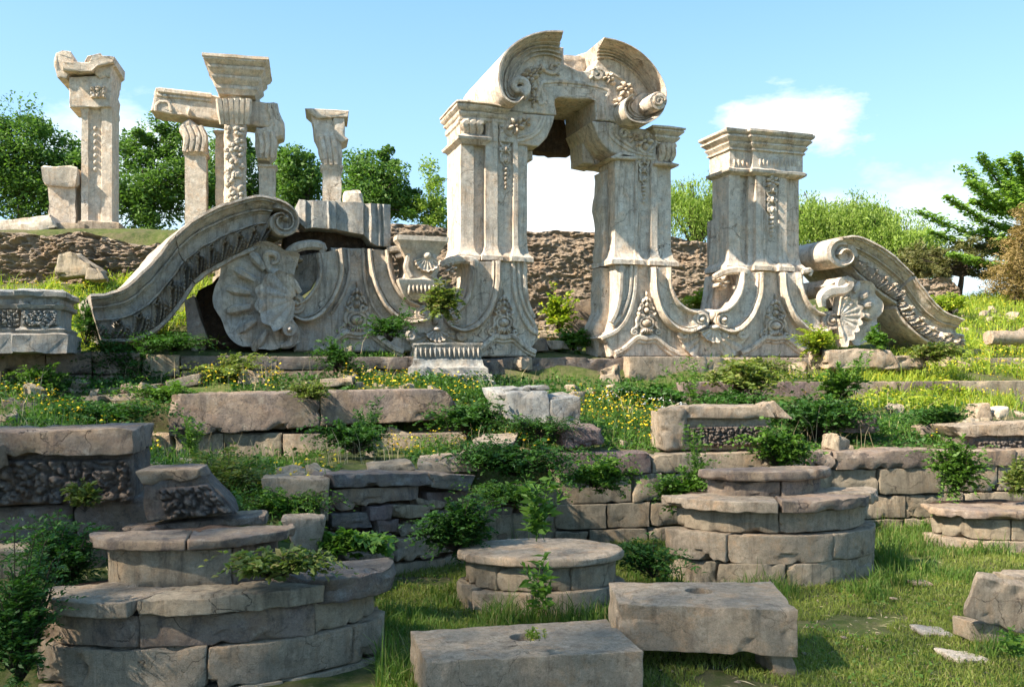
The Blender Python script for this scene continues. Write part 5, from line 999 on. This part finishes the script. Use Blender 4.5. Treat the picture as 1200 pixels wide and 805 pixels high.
# ------------------------------------------------------------------ leaves, grass, trees
def unit(v): return v/(np.linalg.norm(v, axis=1)[:, None]+1e-9)
def leafq(C, size, asp=.5, up=.5, D=None, sv=.35):
    """folded rhombic leaves at C; D optional direction"""
    n = len(C); D = unit(rng.normal(size=(n, 3))*[1, 1, .6]) if D is None else unit(D); N = unit(rng.normal(size=(n, 3))+[0, 0, 2*up]); S = unit(np.cross(D, N)); N = np.cross(S, D)
    L = (size*(1+sv*rng.normal(size=n))).clip(size*.35)[:, None]; w = L*asp*.5
    V = np.stack([C-D*L*.5, C+S*w+N*w*.35, C+D*L*.5-N*L*.1, C-S*w+N*w*.35], 1).reshape(-1, 3); return V
def Q4(V): return np.arange(len(V)).reshape(-1, 4)
def blades(P, h, w, lean=.5, hv=.35):
    n = len(P); a = rng.random(n)*2*np.pi; d = np.stack([np.cos(a), np.sin(a), 0*a], 1); b = rng.random(n)*2*np.pi; s = np.stack([np.cos(b), np.sin(b), 0*b], 1)
    H = (h*(1+hv*rng.normal(size=n))).clip(.2*np.mean(h))[:, None]; l = (lean*rng.random(n))[:, None]*H; W = w*(.6+.8*rng.random(n))[:, None]; z = np.array([0, 0, 1.])
    p1 = P+z*H*.55+d*l*.3; p2 = P+z*H*(1-.25*(l/H))+d*l
    V = np.stack([P-s*W, P+s*W, p1+s*W*.8, p1-s*W*.8, p1-s*W*.8, p1+s*W*.8, p2+s*W*.1, p2-s*W*.1], 1).reshape(-1, 3); return V
class LM:
    def __init__(s): s.V = []
    def add(s, V): s.V.append(V); return s
    def build(s, name, mat, parent=None, base=None):
        V = np.concatenate(s.V); 
        if base is not None: V = V-np.asarray(base)
        o = qmesh(name, V, Q4(V), M[mat], parent)
        if base is not None: o.location = base
        return o
def woody(name, P, limbs, mat='bark', parent=None, base=None):
    mb = MB()
    for pts, r0, r1 in limbs: c = spl(pts, 9); c = c+.03*r0*0+np.stack([vn(c*1.1, 3), vn(c*1.1, 4), 0*c[:, 0]], 1)*r0*.8; mb.add(tube(c, np.linspace(r0, r1, 9), 7, 1.))
    return mb.build(name, M[mat], parent, 80) if base is None else mb.build(name, M[mat], parent, 80, base)
def tree(name, label, px, pybase, Y, crowns, nl, lsize, mat, K_=60, group=None, tr=.16, up=.4, asp=.55, xyz=None, cat='tree', clump=.16, gaps=.6):
    """crowns: [(px, py, rx px, ry px)] ellipsoids; broadleaf tree with limbs running to leafy clumps"""
    if xyz is None: b = Wp(px, pybase, Y)
    else: b = np.array(xyz, float)
    e = empty(name, b, 0, label, cat, group); cl = []
    tot = sum(c[2]*c[3] for c in crowns)
    for (cx, cy, rx, ry) in crowns:
        if xyz is None: c = Wp(cx, cy, Y)-b; m_ = Y*K/F; R = np.array([rx*m_, max(rx, ry)*.8*m_, ry*m_])
        else: c = np.array(cx); R = np.array(cy, float)
        k = max(6, int(2*K_*rx*ry/tot)) if xyz is None else K_
        p = unit(rng.normal(size=(k, 3)))*(rng.random(k)**.42)[:, None]; p = p*(1+(.5*vn(p*2.4+7, nseed())+.12*rng.normal(size=k))[:, None]); p = c+p*R; cl += [(q, R) for q in p]
    lm = LM(); per = nl//len(cl); limbs = []
    for q, R in cl:
        rr = clump*(.6+.8*rng.random())*(R.prod()**(1/3))*2; n = int(per*(.5+rng.random())); g = rng.normal(size=(n, 3))*[1, 1, .62]; g = g*(np.minimum(1, 1.6/(np.linalg.norm(g, axis=1)+.1)))[:, None]
        lm.add(leafq(q+g*rr*.8, lsize, asp, up))
    top = np.mean([q for q, R in cl], 0); h0 = max(.3, top[2]*.45); limbs.append(([(0, 0, -.3), (top[0]*.2, top[1]*.2, h0), tuple(top*[.8, .8, 1.])], tr, tr*.35))
    for q, R in cl[::2]: s = rng.random()*.5+.3; a = top*[.5*s, .5*s, 1]*1.; a[2] = h0+(top[2]-h0)*s*.9; limbs.append(([tuple(a), tuple(a*.45+q*.55+[0, 0, .1]), tuple(q)], tr*.3, tr*.05))
    woody('trunk', None, limbs, parent=e); lm.build('crown', mat, e); return e
GT = 'dark broadleaf trees behind the ruins on the left'
tree('broadleaf_tree', 'dark green tree at the left edge behind the stub pier', 20, 285, 43, [(10, 205, 62, 62), (52, 172, 34, 36), (-5, 155, 26, 26), (70, 225, 40, 45), (95, 200, 22, 30)], 34000, .14, 'leaf_tree', 70, GT)
tree('broadleaf_tree', 'dark green tree filling the gap between the tallest column and the column group', 175, 290, 42, [(178, 215, 52, 58), (158, 178, 24, 30), (200, 172, 26, 34), (150, 245, 40, 35), (232, 220, 26, 40)], 26000, .14, 'leaf_tree', 64, GT)
tree('broadleaf_tree', 'green tree seen between the shafts of the column group', 275, 290, 46, [(265, 215, 45, 55), (330, 215, 28, 34), (285, 180, 22, 20)], 20000, .14, 'leaf_tree', 50, GT)
tree('broadleaf_tree', 'green tree showing left of the single slim column', 362, 290, 44, [(352, 218, 34, 36), (345, 195, 18, 18)], 12000, .14, 'leaf_tree', 36, GT)
tree('broadleaf_tree', 'green tree above the fluted slab and urn', 445, 290, 42, [(440, 225, 44, 42), (456, 190, 16, 20), (425, 200, 18, 20), (405, 240, 30, 30), (476, 235, 20, 26)], 21000, .14, 'leaf_tree', 50, GT)
tree('thin_tree', 'thin pale green young tree just left of the archway', 506, 290, 42, [(506, 215, 10, 26), (514, 240, 14, 22), (497, 245, 14, 16), (503, 262, 22, 14)], 4200, .12, 'leaf_willow', 26, tr=.05, clump=.22)
# hedge-like low growth along the mound horizon
# willows
def willow(label, px, pybase, Y, crowns, ns, mat='leaf_willow'):
    b = Wp(px, pybase, Y); e = empty('willow_tree', b, 0, label, 'tree', 'weeping willows behind the right pillar'); lm = LM(); limbs = []; m_ = Y*K/F
    for (cx, cy, rx, ry) in crowns:
        c = Wp(cx, cy, Y)-b; R = np.array([rx*m_, rx*.7*m_, ry*m_]); k = int(ns*rx*ry/sum(q[2]*q[3] for q in crowns))
        g = rng.normal(size=(k, 3)); g[:, 2] = np.abs(g[:, 2])*.8-.15; p = c+unit(g)*(rng.random(k)**.3)[:, None]*R*(1+.6*vn(unit(g)*3.2, int(cx))[:, None]); hd = unit((p-c)*[1, 1, 0])
        for q, h in zip(p, hd):
            Ls = (1.+1.6*rng.random())*(.5+.5*ry*m_/2); n = int(Ls/.07); t = np.linspace(0, 1, n)[:, None]; path = q+h*.6*t**.6+np.array([0, 0, 1])*Ls*(.10*np.sin(2.8*t)-.95*t**1.5)+.05*rng.normal(size=(n, 3)); path += .12*np.stack([vn(path*1.5, 8), vn(path*1.5, 9), 0*path[:, 0]], 1)
            D = rng.normal(size=(n, 3))*.5+[0, 0, -1]; lm.add(leafq(path, .12, .30, .1, D))
        for q in p[::25]: limbs.append(([(0, 0, 0), tuple(q*.4+[0, 0, .4]), tuple(q)], .07, .02))
    limbs.append(([(0, 0, -.3), (.1, 0, 1), tuple((Wp(crowns[0][0], crowns[0][1], Y)-b))], .2, .08)); woody('trunk', None, limbs, parent=e); lm.build('crown', mat, e)
willow('weeping willow in the gap between archway and pillar', 815, 300, 40, [(815, 240, 32, 28), (840, 250, 24, 26)], 1000)
willow('broad weeping willow directly right of the pillar', 985, 340, 41, [(975, 262, 48, 32), (1010, 262, 34, 30), (945, 255, 22, 28)], 1900)
willow('smaller willow at the right end of the willow row', 1055, 345, 40, [(1055, 285, 38, 30), (1075, 300, 22, 20), (1030, 275, 22, 20)], 950)
# tree with long bright layered branches
Y = 37; b = Wp(1215, 365, Y); e = empty('spreading_tree', b, 0, 'bright green tree with long layered branches reaching in from the right', 'tree'); lm = LM(); limbs = [([(0, 0, -.3), (-.1, 0, 2), (-.3, 0, 5.2)], .2, .06)]
for (x0, y0), (x1, y1), w in [((1205, 285), (1076, 249), 1.), ((1205, 262), (1128, 196), 1.), ((1200, 240), (1150, 183), .9), ((1210, 230), (1172, 188), .8), ((1215, 215), (1190, 182), .8), ((1205, 300), (1090, 272), .8), ((1205, 275), (1110, 232), .7), ((1210, 250), (1135, 214), .8), ((1205, 310), (1115, 298), .8), ((1205, 245), (1140, 236), .8), ((1220, 260), (1180, 215), .8), ((1210, 290), (1150, 270), .9), ((1215, 240), (1205, 200), .8), ((1220, 300), (1170, 290), .8)]:
    A = Wp(x0, y0, Y+rng.normal()*.8)-b; B = Wp(x1, y1, Y-1+rng.normal()*1.)-b; path = spl([A, (A+B)/2+[0, 0, -.25], B], 30); limbs.append(([A, (A+B)/2+[0, 0, -.25], B], .06, .015))
    for i, q in enumerate(path[3:]):
        k = 38; g = rng.normal(size=(k, 3))*[.20, .28, .10]*(1.35-.9*i/27)*w; lm.add(leafq(q+g+[0, 0, .02], .16, .42, .8, rng.normal(size=(k, 3))*[1, 1, .3]+[-.5, 0, .3]))
woody('trunk', None, limbs, parent=e); lm.build('crown', 'leaf_bright', e)
tree('pine_tree', 'olive pine with a dark forked trunk right of the sloping cornice', 1128, 350, 36, [(1125, 305, 36, 11), (1140, 288, 28, 9), (1105, 320, 26, 9), (1150, 322, 24, 9), (1090, 300, 22, 8)], 9000, .15, 'leaf_pine', 46, tr=.14, asp=.16, clump=.12)
tree('conifer_tree', 'browning dense conifer at the right edge', 1190, 372, 33, [(1192, 320, 26, 48), (1198, 275, 16, 36), (1215, 330, 34, 40)], 15000, .13, 'leaf_juniper', 90, tr=.12, asp=.2, clump=.12)
tree('olive_shrub', 'olive bushy tree between the willow row and the pine', 1075, 345, 38, [(1075, 312, 26, 22), (1055, 325, 20, 14)], 5000, .16, 'leaf_pine', 30, tr=.08, asp=.3, cat='shrub')
# tall trees standing left of the view, their shade falls over the terraces
for lb, x, y, cz, r3, nl in (('tall tree outside the left edge, nearest to the viewer of the shade row', -16, -10, 13.5, (4.2, 4.6, 8), 5000), ('tall tree outside the left edge, second of the shade row from the viewer', -16, -3, 14, (3.8, 4.6, 8.2), 6000),
 ('tall tree outside the left edge, farthest from the viewer in the shade row', -16, 3.6, 12.6, (3.6, 4.0, 8), 5000)):
    tree('shade_tree', lb, 0, 0, 0, [((0, 0, cz), r3, 1, 1)], nl, .20, 'leaf_tree', 90, 'row of tall trees outside the left edge', xyz=(x, y, .5 if y < 8 else 1.5), tr=.35, clump=.17)
# ------------------------------------------------------------------ shrubs and creepers
def spray(b0, tip, n, size, lm, stems, droop=.12, asp=.5):
    t = np.linspace(.15, 1, n)[:, None]; d = tip-b0; P = b0+d*t+np.array([0, 0, 1.])*(np.linalg.norm(d)*.25*np.sin(np.pi*t)-droop*np.linalg.norm(d)*t*t)
    u = unit(d[None, :]*[1, 1, .5])[0]; s = np.cross(u, [0, 0, 1.]); s /= np.linalg.norm(s)+1e-6
    for g in (-1, 1):
        D = np.tile(s*g*.9+u*.5, (n, 1))+rng.normal(size=(n, 3))*.25; lm.add(leafq(P+D*size*.5, size, asp, .9, D, .3))
    stems.append(P)
def shrub(name, label, px, py, Y, rx, ry, ns, size, mat, cat='shrub', group=None, dep=.7, hang=0., leafn=7, blobs=3):
    """bush of leafy sprays; centre px,py and half-size in pixels"""
    if mat == 'leaf_mid' and rng.random() < .35: mat = 'leaf_olive'
    m_ = Y*K/F; c = Wp(px, py, Y); b = c-[0, 0, ry*m_]; e = empty(name, b, 0, label, cat, group); lm = LM(); stems = []
    R = np.array([rx*m_, rx*m_*dep, ry*m_]); ns = int(ns*1.35); size *= .72+.3*rng.random(); asp = .34+.32*rng.random(); leafn = leafn+1
    cen = [np.zeros(3)]+[unit(rng.normal(size=(1, 3))*[1.5, 1, .7])[0]*(.45+.4*rng.random()) for _ in range(blobs+1)]
    for i in range(ns):
        g = unit(rng.normal(size=(1, 3)))[0]*(.35+.65*rng.random()**.5); q = cen[i % len(cen)]; tip = (q+g*(.75 if i % len(cen) else .9))*R; tip = tip*(1+.3*rng.normal())*([1.25, 1, .55] if i % 4 == 0 else [1, 1, 1])
        root = tip*.45+np.array([0, 0, -R[2]*.35])+rng.normal(size=3)*R*.1; spray(root+[0, 0, R[2]], tip+[0, 0, R[2]-hang*abs(rng.normal())], leafn, size*(.75+.5*rng.random()), lm, stems, asp=asp)
    lm.build('leaves', mat, e); mb = MB()
    for P in stems[::3]: mb.add(tube(np.vstack([[[0, 0, .02]], P[::2]]), .0035, 3))
    mb.build('stems', M['bark'], e, 180); return e
def weed(name, label, px, py, Y, h, n, size, mat, spread=.25, cat='weed', group=None):
    """upright leafy stems"""
    b = Wp(px, py, Y); e = empty(name, b, 0, label, cat, group); lm = LM(); mb = MB(); H = h*Y*K/F
    for i in range(n):
        a = rng.random()*6.28; d = np.array([math.cos(a), math.sin(a), 0])*spread*H*rng.random(); r0 = rng.normal(size=3)*[.03, .03, 0]; hh = H*(.6+.5*rng.random()); path = spl([r0, r0+d*.4+[0, 0, hh*.5], r0+d+[0, 0, hh]], 12); mb.add(tube(path, .003, 3))
        P = np.repeat(path[2:], 3, 0); D = rng.normal(size=P.shape)*[1, 1, .3]+[0, 0, .35]; D = unit(D); lm.add(leafq(P+D*size*.55, size*(1), .35, .5, D))
    lm.build('leaves', mat, e); mb.build('stems', M['leaf_mid'], e, 180); return e
SB = 'low bushes on the terraces'
for a in [
 ('creeper', 'dark creeper filling the gap between the low carved plinth and the left cornice', 100, 372, 17.0, 26, 34, 130, .075, 'leaf_dark'),
 ('creeper', 'dark creeper mass trailing below the foot of the left cornice', 150, 420, 16.4, 48, 30, 260, .075, 'leaf_dark'),
 ('creeper', 'dark creeper at the foot of the cornice beside the dark gap', 205, 400, 16.6, 38, 14, 130, .07, 'leaf_dark'),
 ('shrub', 'green bush with yellow flowers below the big left shell', 272, 432, 16.4, 42, 18, 150, .07, 'leaf_mid'),
 ('shrub', 'dark bush at the foot of the left pedestal', 396, 412, 16.8, 28, 24, 130, .07, 'leaf_dark'),
 ('creeper', 'creeper hanging over the right swag of the left pedestal', 458, 382, 16.9, 26, 20, 120, .07, 'leaf_dark'),
 ('shrub', 'green bush growing out of the wall just left of the archway', 518, 350, 16.8, 24, 16, 110, .08, 'leaf_mid'),
 ('creeper', 'leafy tuft spilling over the joint of the two long dark slabs', 368, 457, 14.0, 22, 13, 90, .06, 'leaf_mid'),
 ('shrub', 'large dark bush right of the tapered end of the long slab', 548, 488, 13.6, 40, 24, 200, .065, 'leaf_dark'),
 ('shrub', 'dark bush growing against the front of the right slab', 415, 510, 12.9, 36, 24, 170, .055, 'leaf_dark'),
 ('shrub', 'leafy bush among stones above the largest platform', 262, 560, 10.6, 48, 34, 330, .055, 'leaf_mid'),
 ('shrub', 'bush with fine leaves right of the carved grape fragment', 330, 590, 9.9, 42, 20, 200, .05, 'leaf_mid'),
 ('shrub', 'broad leafy sprig right of the tilted slab', 402, 634, 8.6, 34, 18, 60, .085, 'leaf_mid'),
 ('shrub', 'low leafy plant on the largest platform at the right of its upper tier', 318, 664, 7.0, 52, 17, 110, .07, 'leaf_mid'),
 ('creeper', 'dark creeper tumbling down the left edge beside the largest platform', 25, 725, 6.6, 42, 78, 420, .05, 'leaf_dark'),
 ('creeper', 'tall creeper climbing between the blue-grey stones and the largest platform', 78, 640, 7.7, 52, 52, 330, .05, 'leaf_dark'),
 ('creeper', 'thin shoots climbing over the carved frieze block', 100, 578, 8.6, 14, 24, 40, .05, 'leaf_mid'),
 ('shrub', 'dark green bush growing against the dry-stone wall left of the round bench', 540, 618, 9.7, 38, 34, 300, .055, 'leaf_dark'),
 ('shrub', 'bush of dark leaves on top of the dry-stone wall corner', 605, 538, 11.8, 62, 22, 330, .06, 'leaf_dark'),
 ('creeper', 'leafy creeper falling over the stones above the round bench', 600, 575, 10.9, 46, 18, 160, .06, 'leaf_mid'),
 ('shrub', 'fern-like bush hanging over the dark capstone', 698, 553, 12.0, 34, 20, 170, .065, 'leaf_mid'),
 ('shrub', 'upright bush against the wall between the capstone and the three-tier platform', 800, 568, 11.7, 27, 30, 210, .055, 'leaf_mid'),
 ('shrub', 'big rounded leafy bush right of the moulded block', 912, 523, 12.9, 32, 28, 260, .07, 'leaf_mid'),
 ('shrub', 'wide dark bush spreading behind the moulded block', 955, 487, 14.8, 60, 28, 380, .07, 'leaf_dark'),
 ('creeper', 'creeper climbing over the upper step left of the long slab stones', 860, 440, 18.2, 50, 26, 260, .09, 'leaf_mid'),
 ('creeper', 'dark creeper row at the foot of the tan foundation stones', 770, 465, 17.5, 48, 18, 230, .085, 'leaf_dark'),
 ('creeper', 'creeper band running along the upper step below the pillar', 850, 470, 17.3, 50, 14, 210, .085, 'leaf_dark'),
 ('shrub', 'dark low bush beneath the pale step block', 640, 500, 13.0, 42, 14, 150, .06, 'leaf_dark'),
 ('creeper', 'ivy tumbling over the retaining wall left of the cut-off platform', 1122, 540, 13.0, 24, 36, 260, .06, 'leaf_mid'),
 ('shrub', 'bush above the wall right of the yellow flowers', 1110, 488, 15.2, 30, 16, 150, .07, 'leaf_dark'),
 ('shrub', 'leafy bush at the right edge above the last platform', 1190, 560, 12.6, 16, 18, 90, .06, 'leaf_mid'),
 ('creeper', 'small creeper falling from the right terrace step', 985, 450, 17.8, 18, 22, 120, .08, 'leaf_mid'),
 ('shrub', 'bright bush under the right shell', 962, 400, 20.6, 22, 18, 130, .09, 'leaf_lit'),
 ('shrub', 'bright bush at the foot of the right cornice', 1085, 412, 20.6, 34, 12, 130, .09, 'leaf_mid'),
 ('shrub', 'bright small bush between the right shell and cornice', 1030, 398, 20.8, 14, 12, 60, .09, 'leaf_mid'),
 ('shrub', 'yellow-green bush on the slope behind the right cornice', 1115, 355, 29, 30, 14, 130, .12, 'leaf_lit'),
 ('shrub', 'sunlit bush with yellow flowers seen between archway and pillar', 822, 352, 24, 30, 14, 150, .10, 'leaf_lit'),
 ('shrub', 'leafy sapling growing in the doorway', 655, 365, 23, 15, 26, 80, .12, 'leaf_lit'),
 ('shrub', 'green bush at the right inside the doorway', 672, 398, 21.5, 18, 14, 90, .09, 'leaf_mid'),
 ('creeper', 'ivy over the two pale beams at upper left', 190, 460, 14.7, 36, 14, 150, .06, 'leaf_mid'),
 ('creeper', 'dark leafy band below the pale beams', 120, 484, 13.6, 72, 18, 330, .06, 'leaf_dark'),
 ('creeper', 'small creeper under the dark stone course at the left edge', 30, 404, 15.9, 34, 10, 80, .06, 'leaf_mid'),
 ('creeper', 'thin shoots in front of the cracked dark stone at upper left', 55, 440, 15.0, 30, 16, 70, .05, 'leaf_mid'),
 ('shrub', 'bush at the foot of the retaining wall left of the three-tier platform', 765, 655, 9.9, 34, 24, 120, .05, 'leaf_dark'),
 ]: shrub(*a, group=None)
WG = 'tall weeds'
weed('weed', 'upright leafy stems in front of the left long slab', 225, 535, 13.4, 42, 16, .06, 'leaf_mid', .5)
weed('weed', 'upright leafy stems in front of the right long slab', 430, 515, 13.6, 44, 14, .055, 'leaf_dark', .5)
weed('weed', 'tall weed with long leaves growing on the round bench', 627, 634, 8.6, 68, 7, .10, 'leaf_mid', .4)
weed('weed', 'tall single weed in front of the round bench', 636, 720, 8.6, 62, 5, .09, 'leaf_mid', .3)
weed('weed', 'stems of a weed before the moulded block on the wall', 815, 562, 11.8, 60, 12, .05, 'leaf_mid', .4)
weed('weed', 'row of thin weeds below the tan foundation stones', 812, 472, 17.3, 50, 12, .07, 'leaf_mid', .8)
weed('weed', 'thin weed climbing the upper step on the right', 1000, 462, 17.9, 50, 10, .08, 'leaf_mid', .4)
weed('weed', 'tiny yellow-flowered weed growing in the socket of the nearest block', 622, 750, 6.6, 12, 9, .02, 'leaf_lit', .8)
weed('weed', 'small leafy weed before the prop stone at the lower right edge', 1192, 770, 7.2, 34, 8, .05, 'leaf_mid', .6)
# ------------------------------------------------------------------ ground cover, flowers, grass (uncountable)
def scat(regs, dens, seed=0, thr=-.25, sc=1.1):
    """random points on the terrain in regions (px0, px1, Y0, Y1[, density])"""
    out = []
    for r_ in regs:
        x0, x1, y0, y1 = r_[:4]; dd = dens*(r_[4] if len(r_) > 4 else 1); area = (x1-x0)/F*(y0+y1)/2*K*(y1-y0)*K; n = int(area*dd)
        Y = (y0+(y1-y0)*rng.random(n))*K; X = ((x0+(x1-x0)*rng.random(n))-600)/F*Y; P = np.stack([X, Y, 0*X], 1); k = fbm(P*sc+seed, seed+3, 3) > thr; P = P[k]; P[:, 2] = hgt(P[:, 0], P[:, 1]); out.append(P)
    return np.concatenate(out)
TR = [(640, 1260, 13.4, 17.8), (640, 800, 17, 19.6), (400, 640, 13.1, 19.2), (400, 560, 12.2, 14.2, 1.4), (-40, 400, 10.6, 13.9), (-60, 580, 15.4, 17.2, 1.2), (-60, 180, 12.5, 15.6, 1.2), (700, 1260, 19.6, 20.2), (240, 400, 9.2, 10.6, .8)]
P = scat(TR, 620, 1, -.35); hn = np.clip(.5+fbm(P*1.7, 41, 2), .1, 1.3)
lm = LM().add(leafq(P+np.stack([0*hn, 0*hn, hn*.20*rng.random(len(P))], 1), .055, .55, .7)); setp(lm.build('ground_cover', 'leaf_dark'), 'dark leafy ground cover on the terraces', 'ground cover', kind='stuff')
P = scat(TR, 420, 9, .02); hn = np.clip(.5+fbm(P*1.7, 41, 2), .1, 1.3)
lm = LM().add(leafq(P+np.stack([0*hn, 0*hn, hn*.24*rng.random(len(P))], 1), .05, .45, .7)); lm.add(blades(P[::3], .2, .005, .9)); setp(lm.build('ground_cover', 'leaf_mid'), 'lighter green herbs mixed into the terrace cover', 'ground cover', kind='stuff')
ME = [(-400, -60, 15, 25, .35), (-60, 330, 18.5, 24.3), (-60, 200, 17.3, 19, 1.3), (900, 1300, 20.4, 30, .8), (1000, 1300, 18.9, 21, 1.5), (1080, 1350, 30, 38, .5), (600, 720, 22, 27, .8), (780, 860, 21.5, 27, 1.2), (960, 1260, 19.2, 20.2, 1.6)]
P = scat(ME, 330, 21, -.28, .8); hn = np.clip(.5+fbm(P*1.3, 43, 2), .1, 1.3)
lm = LM().add(leafq(P+np.stack([0*hn, 0*hn, hn*.28*rng.random(len(P))], 1), .09, .4, .7)); lm.add(blades(P[::2], .24, .010, .9)); setp(lm.build('meadow', 'leaf_lit'), 'sunlit yellow-green meadow on the upper slopes', 'meadow', kind='stuff')
FL = [(655, 775, 13.3, 16.5, 2.6), (540, 680, 12.6, 13.9, 1.6), (440, 560, 12.3, 13.9, 2.4), (400, 480, 15.3, 16.3, 3.), (0, 190, 12.6, 14.6, 1.3), (230, 330, 15.3, 16.6, 1.8), (1030, 1110, 14.6, 16, 2.2), (300, 400, 10.2, 11.6, 1.2), (940, 1100, 19.3, 20, 2.), (1140, 1260, 19.5, 26, .8), (480, 560, 15, 16.4, 1.5), (0, 150, 19, 23, .7), (790, 850, 22, 25, 1.5), (620, 650, 22, 26, 1.)]
P = scat(FL, 62, 33, -.1, 1.6); z = .10+.22*rng.random(len(P)); T = P+np.stack([.03*rng.normal(size=len(P)), .03*rng.normal(size=len(P)), z], 1)
D = rng.normal(size=(len(T), 3))*[1, 1, .15]; lm = LM()
for k in range(2): lm.add(leafq(T, .036, .8, 1.2, D if k == 0 else np.cross(D, [0, 0, 1.]), .2))
setp(lm.build('yellow_flowers', 'yellow'), 'small yellow flowers scattered over the terraces', 'flowers', kind='stuff')
V = blades(P, .0+z, .0022, .1, .05); setp(LM().add(V).build('flower_stems', 'leaf_mid'), 'thin green stems of the yellow flowers', 'flower stems', kind='stuff')
P = scat([(700, 800, 15, 17.5), (390, 440, 12.6, 14), (620, 680, 12.8, 13.8), (540, 600, 12, 13)], 22, 35, -.1, 1.6); T = P+[0, 0, .26]; lm = LM()
for k in range(2): lm.add(leafq(T, .035, .9, 1.5, rng.normal(size=(len(T), 3))*[1, 1, .1], .2))
setp(lm.build('white_flowers', 'white'), 'tiny white flowers above the terrace cover', 'flowers', kind='stuff')
P = scat([(640, 1260, 13.4, 18.5), (400, 640, 12, 19), (-40, 400, 10.6, 17)], 16, 77, -.1); V = blades(P, .34, .003, .7)
setp(LM().add(V).build('dry_stalks', 'straw'), 'dry dead stalks standing among the green plants', 'dead stalks', kind='stuff')
# small rubble
def rubble(name, regs, dens, s0, mat, label):
    P = scat(regs, dens, nseed(), -.05); mb = MB()
    for p in P:
        L = s0*(.5+1.6*rng.random()**3)*np.array([1, .7+.3*rng.random(), .45+.3*rng.random()]); a = rng.random()*6.28; c_, s_ = math.cos(a), math.sin(a)
        def f(q): x = (q[:, 0]-.5)*L[0]; y = (q[:, 1]-.5)*L[1]; return np.stack([p[0]+x*c_-y*s_, p[1]+x*s_+y*c_, p[2]-.02+q[:, 2]*L[2]*(1+.5*x/L[0])], 1)
        mb.add(stonegeo(f, L, r=L.min()*.2, seg=.08, amp=L.mean()*.16, fr=1.6/L.mean()*.5, chip=L.mean()*.2, nmax=3))
    setp(mb.build(name, M[mat], None, 35), label, 'rubble', kind='stuff')
rubble('rubble', [(640, 1260, 13.6, 18.5), (400, 640, 12.4, 18.5, 1.3), (-40, 400, 10.6, 17)], 3.2, .16, 'course', 'loose stone rubble lying among the plants of the terraces')
rubble('rubble', [(560, 720, 19.9, 26, 2.), (900, 1260, 20.6, 34), (-60, 300, 18, 24)], 1.5, .26, 'sand', 'pale rubble on the slopes behind the ruins')
# grass on the lower ground
def offplat(P):
    k = np.ones(len(P), bool)
    for cx, cy, rx, ry, r_ in ((-2.17, 6.62, 1.25, .64, .26), (.27, 8.42, .76, .5, .05), (2.76, 9.62, 1.15, .7, .19), (6.05, 11.15, .95, .6, .15)):
        dx = P[:, 0]-cx; dy = P[:, 1]-cy; u = dx*math.cos(r_)+dy*math.sin(r_); v = -dx*math.sin(r_)+dy*math.cos(r_); k &= ~((u/rx)**2+(v/ry)**2 < 1)
    for a in ([(499, 775), (754, 763), (711, 725), (481, 739)],):
        q = np.array([Wz(*p, .34)[:2] for p in a]); ins = np.ones(len(P), bool)
        for i in range(4): e_ = q[(i+1) % 4]-q[i]; ins &= (e_[0]*(P[:, 1]-q[i][1])-e_[1]*(P[:, 0]-q[i][0])) > 0
        k &= ~ins
    return P[k]
P = offplat(scat([(440, 1300, 6.0, 14.0)], 2900, 51, -.55, 1.3)); P = P[P[:, 2] < .2]
setp(LM().add(blades(P, .045, .0035, 1.2)).build('short_turf', 'grass_short'), 'short yellow-green turf with bare patches at lower right', 'turf', kind='stuff')
LG = [(440, 600, 8.2, 10.6, 1.2), (440, 520, 6.3, 8.6, .9), (560, 760, 8.6, 9.3, .9), (735, 800, 9.4, 12.4, 1.), (770, 1045, 9.6, 10.3, 1.), (1020, 1300, 10.2, 13.8, 1.2), (1100, 1300, 7.4, 7.9, .5), (590, 640, 9.2, 12.3, .7), (1150, 1260, 6.5, 8, .5)]
P = offplat(scat(LG, 1500, 53, -.15, 2.)); P = P[P[:, 2] < .3]; hn = np.clip(.6+.6*fbm(P*2.1, 61, 2), .15, 1.5)
setp(LM().add(blades(P, .19*hn, .0045, .9)).build('long_grass', 'grass'), 'long dark green grass growing around the platforms', 'grass', kind='stuff')
P = offplat(scat([(440, 1300, 6, 12)], 160, 57, .1)); P = P[P[:, 2] < .2]
setp(LM().add(leafq(P+[0, 0, .03], .035, .6, .8)).build('clover', 'leaf_mid'), 'small clover leaves in the turf', 'clover', kind='stuff')
# litter of straw and grit
P = scat([(440, 1300, 6, 12), (640, 1260, 13.4, 17.8, .5), (100, 400, 6.9, 9, 1.5)], 40, 71, -.6); lm = LM().add(leafq(P+[0, 0, .015], .09, .06, 1.5, rng.normal(size=(len(P), 3))*[1, 1, .1])); setp(lm.build('straw_litter', 'straw'), 'dry straw bits lying on the ground', 'litter', kind='stuff')
P = scat([(440, 1300, 6, 12)], 26, 73, .0); sz = .010+.016*rng.random(len(P))**3; mb = MB()
oc = np.array([(1, 0, 0), (0, 1, 0), (-1, 0, 0), (0, -1, 0), (0, 0, .7), (0, 0, -.7)]); of = [(0, 1, 4), (1, 2, 4), (2, 3, 4), (3, 0, 4), (1, 0, 5), (2, 1, 5), (3, 2, 5), (0, 3, 5)]
for p, s_ in zip(P, sz): mb.add((oc*s_*(.6+.8*rng.random((6, 1)))+p, of))
setp(mb.build('gravel', M['sand'], None, 20), 'scattered small gravel in the turf', 'gravel', kind='stuff')
